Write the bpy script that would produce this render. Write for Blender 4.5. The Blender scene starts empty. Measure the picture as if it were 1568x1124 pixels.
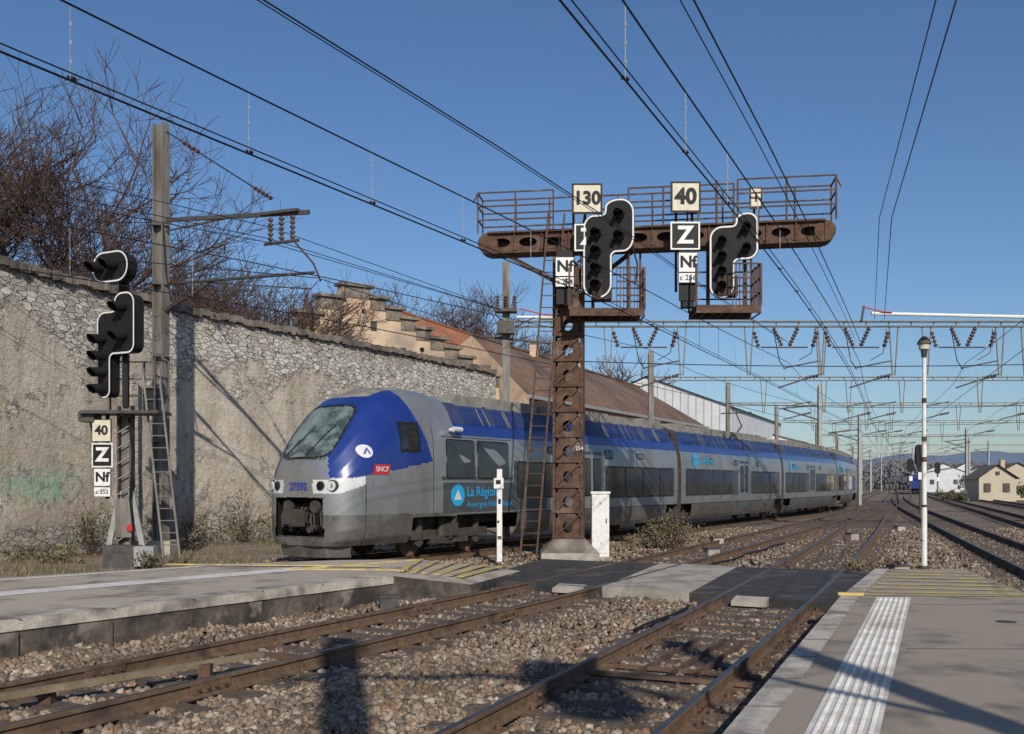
import bpy, math, random
import numpy as np
from mathutils import Vector, kdtree
random.seed(7); rng=np.random.default_rng(5)
S=bpy.context.scene
S.view_settings.view_transform='Standard'; S.view_settings.look='None'; S.view_settings.exposure=0

# ------------------------------------------------------------------ materials
M={}
def mat(name,c1,c2=None,scale=3.0,rough=.8,metal=0.0,bump=0.0,bscale=20.0,lo=.35,hi=.65,stretch=(1,1,1),c3=None,s3=.6,lo3=.55,hi3=.7,spec=.5,c4=None,s4=.3,lo4=.5,hi4=.7,coat=0):
    m=bpy.data.materials.new(name); m.use_nodes=True; nt=m.node_tree; N=nt.nodes; L=nt.links
    b=N['Principled BSDF']; b.inputs['Roughness'].default_value=rough; b.inputs['Metallic'].default_value=metal
    b.inputs['Specular IOR Level'].default_value=spec
    if coat: b.inputs['Coat Weight'].default_value=coat; b.inputs['Coat Roughness'].default_value=.12
    col=(*c1,1); b.inputs['Base Color'].default_value=col
    tc=N.new('ShaderNodeTexCoord'); mp=N.new('ShaderNodeMapping'); mp.inputs['Scale'].default_value=stretch
    L.new(tc.outputs['Object'],mp.inputs['Vector'])
    out=None
    if c2 is not None:
        n=N.new('ShaderNodeTexNoise'); n.inputs['Scale'].default_value=scale; n.inputs['Detail'].default_value=6; n.inputs['Roughness'].default_value=.65
        L.new(mp.outputs[0],n.inputs['Vector'])
        r=N.new('ShaderNodeValToRGB'); r.color_ramp.elements[0].position=lo; r.color_ramp.elements[1].position=hi
        r.color_ramp.elements[0].color=col; r.color_ramp.elements[1].color=(*c2,1)
        L.new(n.outputs['Fac'],r.inputs[0]); out=r.outputs[0]
        for cc,ss,l_,h_ in ((c3,s3,lo3,hi3),(c4,s4,lo4,hi4)):
            if cc is None: continue
            n3=N.new('ShaderNodeTexNoise'); n3.inputs['Scale'].default_value=ss; n3.inputs['Detail'].default_value=6
            L.new(mp.outputs[0],n3.inputs['Vector'])
            mr=N.new('ShaderNodeMapRange'); mr.inputs[1].default_value=l_; mr.inputs[2].default_value=h_
            L.new(n3.outputs['Fac'],mr.inputs[0])
            mx=N.new('ShaderNodeMix'); mx.data_type='RGBA'; L.new(mr.outputs[0],mx.inputs[0]); L.new(out,mx.inputs[6]); mx.inputs[7].default_value=(*cc,1)
            out=mx.outputs[2]
        L.new(out,b.inputs['Base Color'])
    if bump>0:
        nb=N.new('ShaderNodeTexNoise'); nb.inputs['Scale'].default_value=bscale; nb.inputs['Detail'].default_value=5
        L.new(mp.outputs[0],nb.inputs['Vector'])
        bp=N.new('ShaderNodeBump'); bp.inputs['Strength'].default_value=bump; bp.inputs['Distance'].default_value=.02
        L.new(nb.outputs['Fac'],bp.inputs['Height']); L.new(bp.outputs[0],b.inputs['Normal'])
    M[name]=m; return m

mat('rust',(.060,.036,.025),(.13,.072,.046),5,.9,.1,.4,30,c3=(.20,.15,.12),s3=2.2,lo3=.58,hi3=.75)
mat('rust_dark',(.03,.022,.018),(.06,.04,.03),5,.9)
mat('rust_pale',(.14,.105,.06),(.24,.20,.13),4,.9,0,.3,30)
mat('steel_grey',(.15,.145,.13),(.23,.22,.20),4,.75,.2,.1,stretch=(3,3,.4),c3=(.10,.07,.045),lo3=.52,hi3=.68)
mat('steel_light',(.26,.27,.27),(.36,.36,.35),4,.7,.2)
mat('steel_dark',(.05,.05,.05),(.10,.09,.085),6,.7,.3)
mat('wire',(.03,.028,.028),rough=.6,metal=.4)
mat('wire_far',(.30,.32,.34),rough=.6)
mat('insul',(.10,.045,.03),(.06,.03,.02),5,.35)
mat('black',(.010,.010,.011),(.017,.017,.018),8,.6,spec=.25)
mat('white',(.72,.72,.70),(.60,.60,.57),9,.55,c3=(.34,.28,.22),s3=7,lo3=.62,hi3=.7)
mat('signwhite',(.75,.75,.73),(.64,.64,.61),9,.5)
mat('cream',(.62,.59,.47),(.52,.48,.37),6,.6)
mat('red',(.5,.02,.03),rough=.4)
mat('lens',(.008,.008,.01),rough=.25,spec=.3)
mat('railside',(.095,.058,.036),(.17,.108,.066),8,.85,.1,c3=(.05,.035,.026),s3=1.5)
mat('railtop',(.14,.115,.10),(.08,.065,.052),4,.38,.7,stretch=(.3,.3,1))
mat('sleeper',(.055,.043,.035),(.13,.10,.078),6,.95,0,.6,25)
mat('dirt',(.15,.115,.08),(.24,.195,.145),1.2,.97,0,.8,12,c3=(.125,.105,.06),s3=.25,lo3=.45,hi3=.6)
mat('asphalt_black',(.024,.023,.023),(.05,.047,.044),3,.85,0,.3,60,c3=(.11,.095,.08),s3=1.3,lo3=.52,hi3=.75)
mat('plat_asphalt',(.22,.185,.145),(.42,.36,.29),60,.92,0,.6,120,lo=.3,hi=.7,c3=(.33,.28,.22),s3=.45,lo3=.45,hi3=.60,c4=(.17,.145,.12),s4=1.6,lo4=.52,hi4=.70)
mat('plat_left',(.29,.25,.195),(.50,.435,.355),50,.92,0,.6,100,lo=.3,hi=.7,c3=(.42,.37,.30),s3=.5,lo3=.45,hi3=.60,c4=(.22,.19,.155),s4=1.5,lo4=.52,hi4=.68)
mat('kerb',(.36,.325,.27),(.52,.475,.405),6,.9,0,.6,40,c3=(.19,.165,.135),s3=2.2,lo3=.48,hi3=.66)
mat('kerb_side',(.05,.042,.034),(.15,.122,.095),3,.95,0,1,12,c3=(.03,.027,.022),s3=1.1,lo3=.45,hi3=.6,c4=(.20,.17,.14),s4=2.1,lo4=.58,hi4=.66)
mat('tactile',(.72,.70,.65),(.50,.48,.44),5,.8,0,.3,60,c3=(.38,.34,.29),s3=1.3,lo3=.5,hi3=.75)
mat('yellow',(.60,.45,.10),(.46,.36,.14),7,.75,c3=(.33,.29,.23),s3=5,lo3=.46,hi3=.6)
mat('concrete',(.31,.275,.225),(.43,.39,.33),3,.9,0,.6,30,c3=(.19,.165,.135),s3=1.4,lo3=.48,hi3=.7)
mat('train_grey',(.29,.30,.31),(.36,.37,.38),1.2,.30,.55,c3=(.24,.23,.215),s3=.9,lo3=.5,hi3=.8,stretch=(1,1,.5),c4=(.17,.155,.135),s4=6,lo4=.62,hi4=.85)
mat('train_low',(.17,.165,.15),(.26,.25,.235),2,.38,.55,c3=(.13,.11,.09),s3=1.5,lo3=.5,hi3=.75,c4=(.10,.08,.065),s4=7,lo4=.6,hi4=.8)
mat('train_blue',(.010,.030,.18),(.014,.038,.22),1.5,.32,0,c3=(.04,.06,.16),s3=3,lo3=.62,hi3=1.0,c4=(.08,.09,.13),s4=8,lo4=.64,hi4=.95,coat=.6)
mat('train_bluelouvre',(.022,.034,.10),(.04,.055,.13),3,.6)
mat('train_roof',(.19,.185,.165),(.27,.26,.235),3,.8,c3=(.13,.11,.09),s3=2,lo3=.5,hi3=.75)
mat('train_white',(.62,.63,.64),(.52,.53,.53),3,.4)
mat('train_panel',(.05,.055,.06),(.07,.075,.08),2,.3)
mat('underframe',(.035,.03,.026),(.08,.065,.05),7,.9,0,.5,30)
mat('glass',(.012,.015,.018),(.03,.035,.035),1.6,.06,spec=.8)
mat('glass_cab',(.20,.25,.23),(.05,.07,.065),1.3,.08,spec=.9,lo=.42,hi=.56,stretch=(1,1,1.6))
mat('turq',(.03,.30,.38),(.05,.34,.40),3,.4)
mat('skyblue_txt',(.02,.33,.62),rough=.5)
mat('blue_txt',(.03,.06,.35),rough=.5)
mat('plaster_ochre',(.47,.33,.215),(.58,.45,.33),.8,.95,0,.5,8,c3=(.32,.26,.20),s3=.6,lo3=.5,hi3=.62)
mat('stone_dark',(.13,.11,.09),(.25,.215,.175),2.5,.95,0,.8,9,c3=(.09,.08,.065),s3=.9,lo3=.5,hi3=.62)
mat('shed_white',(.50,.52,.54),(.60,.62,.63),1,.6)
mat('bark',(.065,.048,.038),(.11,.085,.07),3,.95)
mat('twig',(.085,.052,.04),rough=.95)
mat('leaf_a',(.06,.08,.03),(.10,.105,.045),3,.8)
mat('leaf_b',(.15,.12,.065),(.22,.18,.115),3,.9)
mat('far_tree',(.125,.125,.14),(.165,.16,.17),.3,.95,spec=.1)  # distance haze is mixed into this bluish-brown tree colour
mat('hill',(.115,.155,.23),(.14,.18,.25),.01,1.0,spec=0)  # bluish grey base colour stands in for aerial haze over the hills
mat('house_wall',(.45,.40,.30),(.5,.45,.36),1,.9)
mat('roof_dark',(.12,.10,.09),(.17,.14,.12),1,.9)
mat('tile_brown',(.13,.075,.052),(.21,.135,.095),1.5,.9,c3=(.085,.06,.045),s3=.35,lo3=.45,hi3=.7)
mat('tile_red',(.27,.10,.055),(.37,.165,.095),1.5,.9,c3=(.16,.08,.055),s3=.5,lo3=.5,hi3=.7)

# wall: rendered rubble masonry
def wall_mat():
    m=bpy.data.materials.new('rubble_wall'); m.use_nodes=True; nt=m.node_tree; N=nt.nodes; L=nt.links
    b=N['Principled BSDF']; b.inputs['Roughness'].default_value=.95; b.inputs['Specular IOR Level'].default_value=.2
    g=N.new('ShaderNodeNewGeometry'); sep=N.new('ShaderNodeSeparateXYZ'); L.new(g.outputs['Position'],sep.inputs[0])
    def math_(op,a,b_=None):
        n=N.new('ShaderNodeMath'); n.operation=op
        for i,v in enumerate((a,b_)):
            if v is None: continue
            if isinstance(v,(int,float)): n.inputs[i].default_value=v
            else: L.new(v,n.inputs[i])
        return n.outputs[0]
    def mapr(v,a,b_,c=0,d=1):
        n=N.new('ShaderNodeMapRange'); L.new(v,n.inputs[0]); n.inputs[1].default_value=a;n.inputs[2].default_value=b_;n.inputs[3].default_value=c;n.inputs[4].default_value=d
        return n.outputs[0]
    def noise(s,det=6,vec=None):
        n=N.new('ShaderNodeTexNoise'); n.inputs['Scale'].default_value=s; n.inputs['Detail'].default_value=det; n.inputs['Roughness'].default_value=.68
        L.new(vec if vec else g.outputs['Position'],n.inputs['Vector']); return n
    def mix(f,a,b_):
        n=N.new('ShaderNodeMix'); n.data_type='RGBA'; 
        if isinstance(f,(int,float)): n.inputs[0].default_value=f
        else: L.new(f,n.inputs[0])
        for i,v in ((6,a),(7,b_)):
            if isinstance(v,tuple): n.inputs[i].default_value=(*v,1)
            else: L.new(v,n.inputs[i])
        return n.outputs[2]
    mp=N.new('ShaderNodeMapping'); mp.inputs['Scale'].default_value=(1,1,2.2); L.new(g.outputs['Position'],mp.inputs[0])
    nd=noise(3,2); va=N.new('ShaderNodeVectorMath'); va.operation='ADD'
    sc=N.new('ShaderNodeVectorMath'); sc.operation='SCALE'; sc.inputs['Scale'].default_value=.3; L.new(nd.outputs['Color'],sc.inputs[0])
    L.new(mp.outputs[0],va.inputs[0]); L.new(sc.outputs[0],va.inputs[1])
    v=N.new('ShaderNodeTexVoronoi'); v.inputs['Scale'].default_value=2.9; L.new(va.outputs[0],v.inputs['Vector'])
    ve=N.new('ShaderNodeTexVoronoi'); ve.feature='DISTANCE_TO_EDGE'; ve.inputs['Scale'].default_value=2.9; L.new(va.outputs[0],ve.inputs['Vector'])
    sh=N.new('ShaderNodeSeparateColor'); L.new(v.outputs['Color'],sh.inputs[0])
    stone=mix(sh.outputs[0],(.36,.335,.285),(.66,.63,.56))
    mort=mapr(ve.outputs['Distance'],.005,.05)
    stone=mix(mort,(.17,.145,.115),stone)
    pn=noise(.7,8); pl=mix(mapr(pn.outputs['Fac'],.36,.62),(.42,.36,.28),(.60,.54,.45))
    pn2=noise(4,7); pl=mix(mapr(pn2.outputs['Fac'],.42,.72,0,.5),pl,(.30,.255,.20))
    pl=mix(mapr(ve.outputs['Distance'],.06,.0,0,.14),pl,(.26,.22,.17))
    pl=mix(mapr(sh.outputs[1],0,1,0,.10),pl,(.66,.62,.54))
    mp2=N.new('ShaderNodeMapping'); mp2.inputs['Scale'].default_value=(1.2,1.2,.10); L.new(g.outputs['Position'],mp2.inputs[0])
    st=noise(1,6,mp2.outputs[0]); pl=mix(mapr(st.outputs['Fac'],.48,.70,0,.65),pl,(.25,.21,.165))
    # faded spray paint on the render
    dx=math_('SUBTRACT',sep.outputs[0],-13.9); dz=math_('SUBTRACT',sep.outputs[2],1.85)
    dd=math_('ADD',math_('POWER',math_('ABSOLUTE',math_('DIVIDE',dx,.65)),2.0),math_('POWER',math_('ABSOLUTE',math_('DIVIDE',dz,.75)),2.0))
    gn=noise(2.2,8); gm=mapr(math_('ADD',dd,math_('MULTIPLY',gn.outputs['Fac'],3.2)),1.5,2.5,.55,0)
    pl=mix(gm,pl,(.20,.45,.30))
    wv=N.new('ShaderNodeTexWave'); wv.inputs['Scale'].default_value=.9; wv.inputs['Distortion'].default_value=14; wv.inputs['Detail'].default_value=3; wv.inputs['Detail Scale'].default_value=1.2; L.new(g.outputs['Position'],wv.inputs['Vector'])
    scr=mapr(wv.outputs['Fac'],.95,.99,0,.5); scz=mapr(math_('ABSOLUTE',math_('SUBTRACT',sep.outputs[2],1.7)),.7,.9,1,0)
    pl=mix(math_('MULTIPLY',scr,scz),pl,(.12,.12,.14))
    mn=noise(.45,8); zz=math_('ADD',sep.outputs[2],math_('MULTIPLY',math_('SUBTRACT',mn.outputs['Fac'],.5),9.0))
    mk=mapr(zz,5.5,6.2); mk2=mapr(zz,.9,.5)
    mn3=noise(1.1,8); mk3=mapr(mn3.outputs['Fac'],.59,.64)
    msk=math_('MAXIMUM',math_('MAXIMUM',mk,mk2),mk3)
    col=mix(msk,pl,stone)
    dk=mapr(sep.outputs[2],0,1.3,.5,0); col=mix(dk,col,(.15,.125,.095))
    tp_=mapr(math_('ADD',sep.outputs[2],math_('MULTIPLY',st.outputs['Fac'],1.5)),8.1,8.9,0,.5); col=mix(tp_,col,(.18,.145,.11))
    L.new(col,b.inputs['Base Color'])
    hb=math_('ADD',math_('MULTIPLY',mort,math_('MAXIMUM',msk,.12)),math_('MULTIPLY',noise(5,7).outputs['Fac'],.8))
    bp=N.new('ShaderNodeBump'); bp.inputs['Strength'].default_value=.9; bp.inputs['Distance'].default_value=.07; L.new(hb,bp.inputs['Height']); L.new(bp.outputs[0],b.inputs['Normal'])
    M['rubble']=m
wall_mat()

def ballast_mat():
    m=bpy.data.materials.new('ballast'); m.use_nodes=True; nt=m.node_tree; N=nt.nodes; L=nt.links
    b=N['Principled BSDF']; b.inputs['Roughness'].default_value=.95
    g=N.new('ShaderNodeNewGeometry')
    v=N.new('ShaderNodeTexVoronoi'); v.inputs['Scale'].default_value=14; L.new(g.outputs['Position'],v.inputs['Vector'])
    s=N.new('ShaderNodeSeparateColor'); L.new(v.outputs['Color'],s.inputs[0])
    r=N.new('ShaderNodeValToRGB'); e=r.color_ramp.elements; e[0].color=(.055,.042,.032,1); e[1].color=(.33,.275,.215,1)
    x=e.new(.35); x.color=(.12,.09,.067,1); x=e.new(.7); x.color=(.20,.15,.11,1)
    L.new(s.outputs[0],r.inputs[0])
    n=N.new('ShaderNodeTexNoise'); n.inputs['Scale'].default_value=.35; n.inputs['Detail'].default_value=8; L.new(g.outputs['Position'],n.inputs['Vector'])
    mr=N.new('ShaderNodeMapRange'); L.new(n.outputs['Fac'],mr.inputs[0]); mr.inputs[1].default_value=.4; mr.inputs[2].default_value=.7; mr.inputs[4].default_value=.5
    mx=N.new('ShaderNodeMix'); mx.data_type='RGBA'; L.new(mr.outputs[0],mx.inputs[0]); L.new(r.outputs[0],mx.inputs[6]); mx.inputs[7].default_value=(.26,.21,.16,1)
    L.new(mx.outputs[2],b.inputs['Base Color'])
    bp=N.new('ShaderNodeBump'); bp.inputs['Strength'].default_value=1; bp.inputs['Distance'].default_value=.05; bp.invert=True
    L.new(v.outputs['Distance'],bp.inputs['Height']); L.new(bp.outputs[0],b.inputs['Normal'])
    M['ballast']=m
    m=bpy.data.materials.new('stone_chips'); m.use_nodes=True; nt=m.node_tree; N=nt.nodes; L=nt.links
    b=N['Principled BSDF']; b.inputs['Roughness'].default_value=.9; b.inputs['Specular IOR Level'].default_value=.25
    g=N.new('ShaderNodeNewGeometry'); r=N.new('ShaderNodeValToRGB'); e=r.color_ramp.elements
    e[0].color=(.085,.068,.052,1); e[1].color=(.42,.36,.29,1)
    for p,c in ((.2,(.14,.113,.086)),(.4,(.205,.13,.08)),(.6,(.215,.185,.148)),(.8,(.28,.205,.14)),(.94,(.32,.27,.215))):
        x=e.new(p); x.color=(*c,1)
    L.new(g.outputs['Random Per Island'],r.inputs[0]); 
    n=N.new('ShaderNodeTexNoise'); n.inputs['Scale'].default_value=60; L.new(g.outputs['Position'],n.inputs['Vector'])
    n2=N.new('ShaderNodeTexNoise'); n2.inputs['Scale'].default_value=.8; n2.inputs['Detail'].default_value=5; L.new(g.outputs['Position'],n2.inputs['Vector'])
    ad=N.new('ShaderNodeMath'); ad.operation='ADD'; L.new(n.outputs['Fac'],ad.inputs[0]); L.new(n2.outputs['Fac'],ad.inputs[1])
    mr=N.new('ShaderNodeMapRange'); L.new(ad.outputs[0],mr.inputs[0]); mr.inputs[1].default_value=.6; mr.inputs[2].default_value=1.4; mr.inputs[3].default_value=.55; mr.inputs[4].default_value=1.4
    h=N.new('ShaderNodeHueSaturation'); L.new(r.outputs[0],h.inputs['Color']); L.new(mr.outputs[0],h.inputs['Value'])
    L.new(h.outputs[0],b.inputs['Base Color']); M['chips']=m
ballast_mat()

# ------------------------------------------------------------------ mesh builder
_txt={}
def text_mesh(s,size,off=0.0):
    k=(s,size,off)
    if k in _txt: return _txt[k]
    cu=bpy.data.curves.new('t','FONT'); cu.body=s; cu.size=size; cu.align_x='CENTER'; cu.align_y='CENTER'; cu.offset=off; cu.resolution_u=4
    o=bpy.data.objects.new('t',cu); S.collection.objects.link(o); dg=bpy.context.evaluated_depsgraph_get(); dg.update()
    me=bpy.data.meshes.new_from_object(o.evaluated_get(dg))
    r=([tuple(v.co) for v in me.vertices],[tuple(p.vertices) for p in me.polygons])
    bpy.data.objects.remove(o); bpy.data.meshes.remove(me); _txt[k]=r; return r

class MB:
    def __init__(s): s.v=[]; s.f=[]; s.m=[]; s.names=[]
    def mi(s,n):
        if n not in s.names: s.names.append(n)
        return s.names.index(n)
    def add(s,vs,fs,m):
        o=len(s.v); s.v.extend(vs); k=s.mi(m)
        for f in fs: s.f.append(tuple(i+o for i in f)); s.m.append(k)
    def box(s,c,d,m,rz=0):
        cx,cy,cz=c; x,y,z=d[0]/2,d[1]/2,d[2]/2; ca,sa=math.cos(rz),math.sin(rz)
        vs=[(cx+a*x*ca-b*y*sa,cy+a*x*sa+b*y*ca,cz+e*z) for e in(-1,1) for b in(-1,1) for a in(-1,1)]
        s.add(vs,[(0,2,3,1),(4,5,7,6),(0,1,5,4),(2,6,7,3),(0,4,6,2),(1,3,7,5)],m)
    def beam(s,p,q,w,h,m,up=(0,0,1)):
        p=Vector(p);q=Vector(q); d=(q-p).normalized(); u=Vector(up)
        if abs(d.dot(u))>.98: u=Vector((0,1,0))
        r=d.cross(u).normalized(); t=r.cross(d)
        vs=[tuple(b+r*(a*w/2)+t*(e*h/2)) for b in(p,q) for a,e in((-1,-1),(1,-1),(1,1),(-1,1))]
        s.add(vs,[(0,1,2,3),(4,7,6,5),(0,4,5,1),(1,5,6,2),(2,6,7,3),(3,7,4,0)],m)
    def cyl(s,p,q,r1,m,r2=None,n=8,cap=True):
        if r2 is None: r2=r1
        p=Vector(p);q=Vector(q); d=(q-p)
        if d.length<1e-6: return
        d.normalize(); u=Vector((0,0,1)) if abs(d.z)<.95 else Vector((0,1,0))
        a=d.cross(u).normalized(); b=a.cross(d)
        vs=[]
        for c,r in((p,r1),(q,r2)):
            for i in range(n):
                t=2*math.pi*i/n; vs.append(tuple(c+a*(r*math.cos(t))+b*(r*math.sin(t))))
        fs=[(i,(i+1)%n,n+(i+1)%n,n+i) for i in range(n)]
        if cap: fs+= [tuple(range(n))[::-1],tuple(range(n,2*n))]
        s.add(vs,fs,m)
    def path(s,pts,r,m,n=4):
        for a,b in zip(pts[:-1],pts[1:]): s.cyl(a,b,r,m,n=n,cap=False)
    def ext(s,poly,org,yaw,d0,d1,m,mside=None):
        ex=(math.cos(yaw),math.sin(yaw)); nn=(-math.sin(yaw),math.cos(yaw)); n=len(poly); vs=[]
        for d in(d0,d1):
            for x,z in poly: vs.append((org[0]+x*ex[0]+d*nn[0],org[1]+x*ex[1]+d*nn[1],org[2]+z))
        s.add(vs,[tuple(range(n)),tuple(range(n,2*n))[::-1]],m)
        s.add(vs,[(i,(i+1)%n,n+(i+1)%n,n+i) for i in range(n)],mside or m)
    def text(s,t,size,org,yaw,m,d=-.01,off=0):
        vs,fs=text_mesh(t,size,off); ex=(math.cos(yaw),math.sin(yaw)); nn=(-math.sin(yaw),math.cos(yaw))
        s.add([(org[0]+v[0]*ex[0]+d*nn[0],org[1]+v[0]*ex[1]+d*nn[1],org[2]+v[1]) for v in vs],fs,m)
    def slab(s,poly,z0,z1,mt,ms=None):
        n=len(poly)
        zt=z1 if isinstance(z1,(list,tuple)) else [z1]*n
        vs=[(x,y,z0) for x,y in poly]+[(p[0],p[1],z) for p,z in zip(poly,zt)]
        s.add(vs,[tuple(range(n,2*n))],mt)
        s.add(vs,[(i,(i+1)%n,n+(i+1)%n,n+i) for i in range(n)],ms or mt)
    def holed(s,o,ex,ez,w,h,rx,rz,th,nrm,m,n=16):
        o=Vector(o);ex=Vector(ex);ez=Vector(ez);nn=Vector(nrm); vs=[]
        for dd in(0,th):
            for i in range(n):
                t=2*math.pi*(i+.5)/n; c,si=math.cos(t),math.sin(t); k=min(1/max(abs(c),1e-6),1/max(abs(si),1e-6))
                vs.append(tuple(o+ex*(c*k*w/2)+ez*(si*k*h/2)+nn*dd))
            for i in range(n):
                t=2*math.pi*(i+.5)/n; vs.append(tuple(o+ex*(math.cos(t)*rx)+ez*(math.sin(t)*rz)+nn*dd))
        fs=[]
        for i in range(n):
            j=(i+1)%n
            fs+=[(i,j,n+j,n+i),(2*n+i,3*n+i,3*n+j,2*n+j),(n+i,n+j,3*n+j,3*n+i)]
        s.add(vs,fs,m)
    def obj(s,name,parent=None,smooth=False):
        me=bpy.data.meshes.new(name); me.from_pydata(s.v,[],s.f); me.update()
        for n in s.names: me.materials.append(M[n])
        me.polygons.foreach_set('material_index',s.m)
        if smooth: me.polygons.foreach_set('use_smooth',[True]*len(s.f))
        o=bpy.data.objects.new(name,me); S.collection.objects.link(o)
        if parent: o.parent=parent
        return o
def empty(name):
    o=bpy.data.objects.new(name,None); S.collection.objects.link(o); return o

def fillet(pts,n=7):
    out=[]; k=len(pts)
    for i in range(k):
        x,y,r=pts[i]; a=Vector(pts[i-1][:2]); b=Vector(pts[(i+1)%k][:2]); c=Vector((x,y))
        p=c+(a-c).normalized()*min(r,(a-c).length*.499); q=c+(b-c).normalized()*min(r,(b-c).length*.499)
        for j in range(n+1):
            t=j/n
            w=.707; den=(1-t)**2+2*w*t*(1-t)+t*t
            out.append(tuple((p*(1-t)**2+c*(2*w*t*(1-t))+q*t*t)/den))
    return out
def inset(poly,d):
    n=len(poly); ar=sum(poly[i][0]*poly[(i+1)%n][1]-poly[(i+1)%n][0]*poly[i][1] for i in range(n)); sg=1 if ar>0 else -1; out=[]
    for i in range(n):
        a=Vector(poly[i-1]);b=Vector(poly[(i+1)%n]); t=(b-a)
        if t.length<1e-9: out.append(poly[i]); continue
        t.normalize(); out.append((poly[i][0]-t.y*d*sg,poly[i][1]+t.x*d*sg))
    return out

# ------------------------------------------------------------------ track geometry (plan coordinates, metres)
def spline(pts,step=.25):
    P=np.array(pts,float); t=np.r_[0,np.cumsum(np.linalg.norm(np.diff(P,axis=0),axis=1))]
    sl=np.diff(P,axis=0)/np.diff(t)[:,None]; m=np.zeros_like(P); m[0]=sl[0]; m[-1]=sl[-1]
    for i in range(1,len(P)-1):
        h0,h1=t[i]-t[i-1],t[i+1]-t[i]; m[i]=(sl[i-1]*h1+sl[i]*h0)/(h0+h1)
    out=[]
    for i in range(len(P)-1):
        h=t[i+1]-t[i]; n=max(2,int(h/.1))
        u=np.linspace(0,1,n,endpoint=False)[:,None]
        out.append((2*u**3-3*u**2+1)*P[i]+(u**3-2*u**2+u)*h*m[i]+(-2*u**3+3*u**2)*P[i+1]+(u**3-u**2)*h*m[i+1])
    out.append(P[-1:]); Q=np.vstack(out); s=np.r_[0,np.cumsum(np.linalg.norm(np.diff(Q,axis=0),axis=1))]
    ss=np.arange(0,s[-1],step); return np.c_[np.interp(ss,s,Q[:,0]),np.interp(ss,s,Q[:,1])]
TR={
 'T':[(-26,3),(-15,12.4),(-9,18.7),(-5.06,23.45),(.35,31.7),(5.46,40.05),(13.15,53.3),(20.6,67),(28.8,86.2),(43,122),(74,200),(130,340)],
 'A':[(-13,-8),(-8.9,0),(-4.85,7.7),(-2.85,11.4),(.33,17.3),(5.7,28.5),(14,46),(24,67.5),(35.2,95),(44,118)],
 'B':[(-7.0,-9),(-3.0,0),(.33,7.6),(4.5,17),(10,30),(17.1,47.5),(20.9,57),(36.8,95),(44.6,115),(76,195),(128,330)],
 'C':[(.5,-9),(4.0,0),(7.7,10),(11.9,21),(13.6,26),(22.6,52),(31,76),(39.8,100),(47,119),(78,196)],
 'D':[(8,2),(24,44),(34,70),(43.5,95),(60,138),(84,200),(138,340)],
 'E':[(14,4),(29,44),(49,97),(88,200)],
}
TS={k:spline(v) for k,v in TR.items()}
def x_at(k,y):
    P=TS[k]; return float(np.interp(y,P[:,1],P[:,0]))
def frames(P):
    T=np.gradient(P,axis=0); T/=np.linalg.norm(T,axis=1)[:,None]; return T,np.c_[T[:,1],-T[:,0]]

prof=[(-.07,-.17),(.07,-.17),(.07,-.155),(.012,-.13),(.012,-.05),(.036,-.035),(.036,-.004),(.03,0),(-.03,0),(-.036,-.004),(-.036,-.035),(-.012,-.05),(-.012,-.13),(-.07,-.155)]
def build_track(k):
    P=TS[k]; idx=np.unique(np.r_[np.arange(0,min(len(P),320),2),np.arange(0,len(P),6),len(P)-1]); T,N=frames(P)
    mb=MB(); n=len(prof)
    for sgn in(-1,1):
        vs=[];fa=[];ft=[]
        for a,i in enumerate(idx):
            c=P[i]+N[i]*sgn*.755
            for x,z in prof: vs.append((c[0]+N[i][0]*x,c[1]+N[i][1]*x,z))
            if a:
                o=(a-1)*n
                for j in range(n):
                    f=(o+j,o+(j+1)%n,o+n+(j+1)%n,o+n+j); (ft if j==7 else fa).append(f)
        mb.add(vs,fa,'railside'); mb.add(vs,ft,'railtop')
    root=empty('railway_track'); mb.obj('rails',root)
    sl=MB(); stp=.6/.25
    for q in range(int(len(P)/stp)):
        i=min(int(round(q*stp)),len(P)-1)
        if P[i][1]>130: break
        a=math.atan2(N[i][1],N[i][0])+random.uniform(-.012,.012); c=P[i]; j=random.uniform(-.04,.04)
        sl.box((c[0]+j,c[1],-.24),(2.6,.25,.14),'sleeper',a)
        if P[i][1]<45:
            for sgn in(-1,1):
                r=P[i]+N[i]*sgn*.755; sl.box((r[0],r[1],-.162),(.36,.16,.016),'railside',a)
                for e in(-1,1):
                    rr=r+N[i]*e*.11; sl.cyl((rr[0],rr[1],-.16),(rr[0],rr[1],-.11),.022,'railside',n=6)
    sl.obj('sleepers',root)
for k in TR: build_track(k)

# ------------------------------------------------------------------ ground
g=MB(); g.add([(-1500,-60,-.27),(2500,-60,-.27),(2500,2500,-.27),(-1500,2500,-.27)],[(0,1,2,3)],'dirt'); g.obj('ground')
bl=MB()
Lp=[(-30,-10),(-17,8),(-8.3,22.5),(2.5,41),(10.5,54),(18,68.5),(26,87),(40,123),(71,200),(125,340)]
Rp2=[(22,-10),(22,4),(26,22),(33,41),(37,54),(42,68.5),(51,87),(67,123),(97,200),(152,340)]
bv=[];
for a,b in zip(Lp,Rp2): bv+=[(a[0],a[1],-.225),(b[0],b[1],-.225)]
bl.add(bv,[(2*i,2*i+1,2*i+3,2*i+2) for i in range(len(Lp)-1)],'ballast'); bl.obj('ballast_bed')

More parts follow.
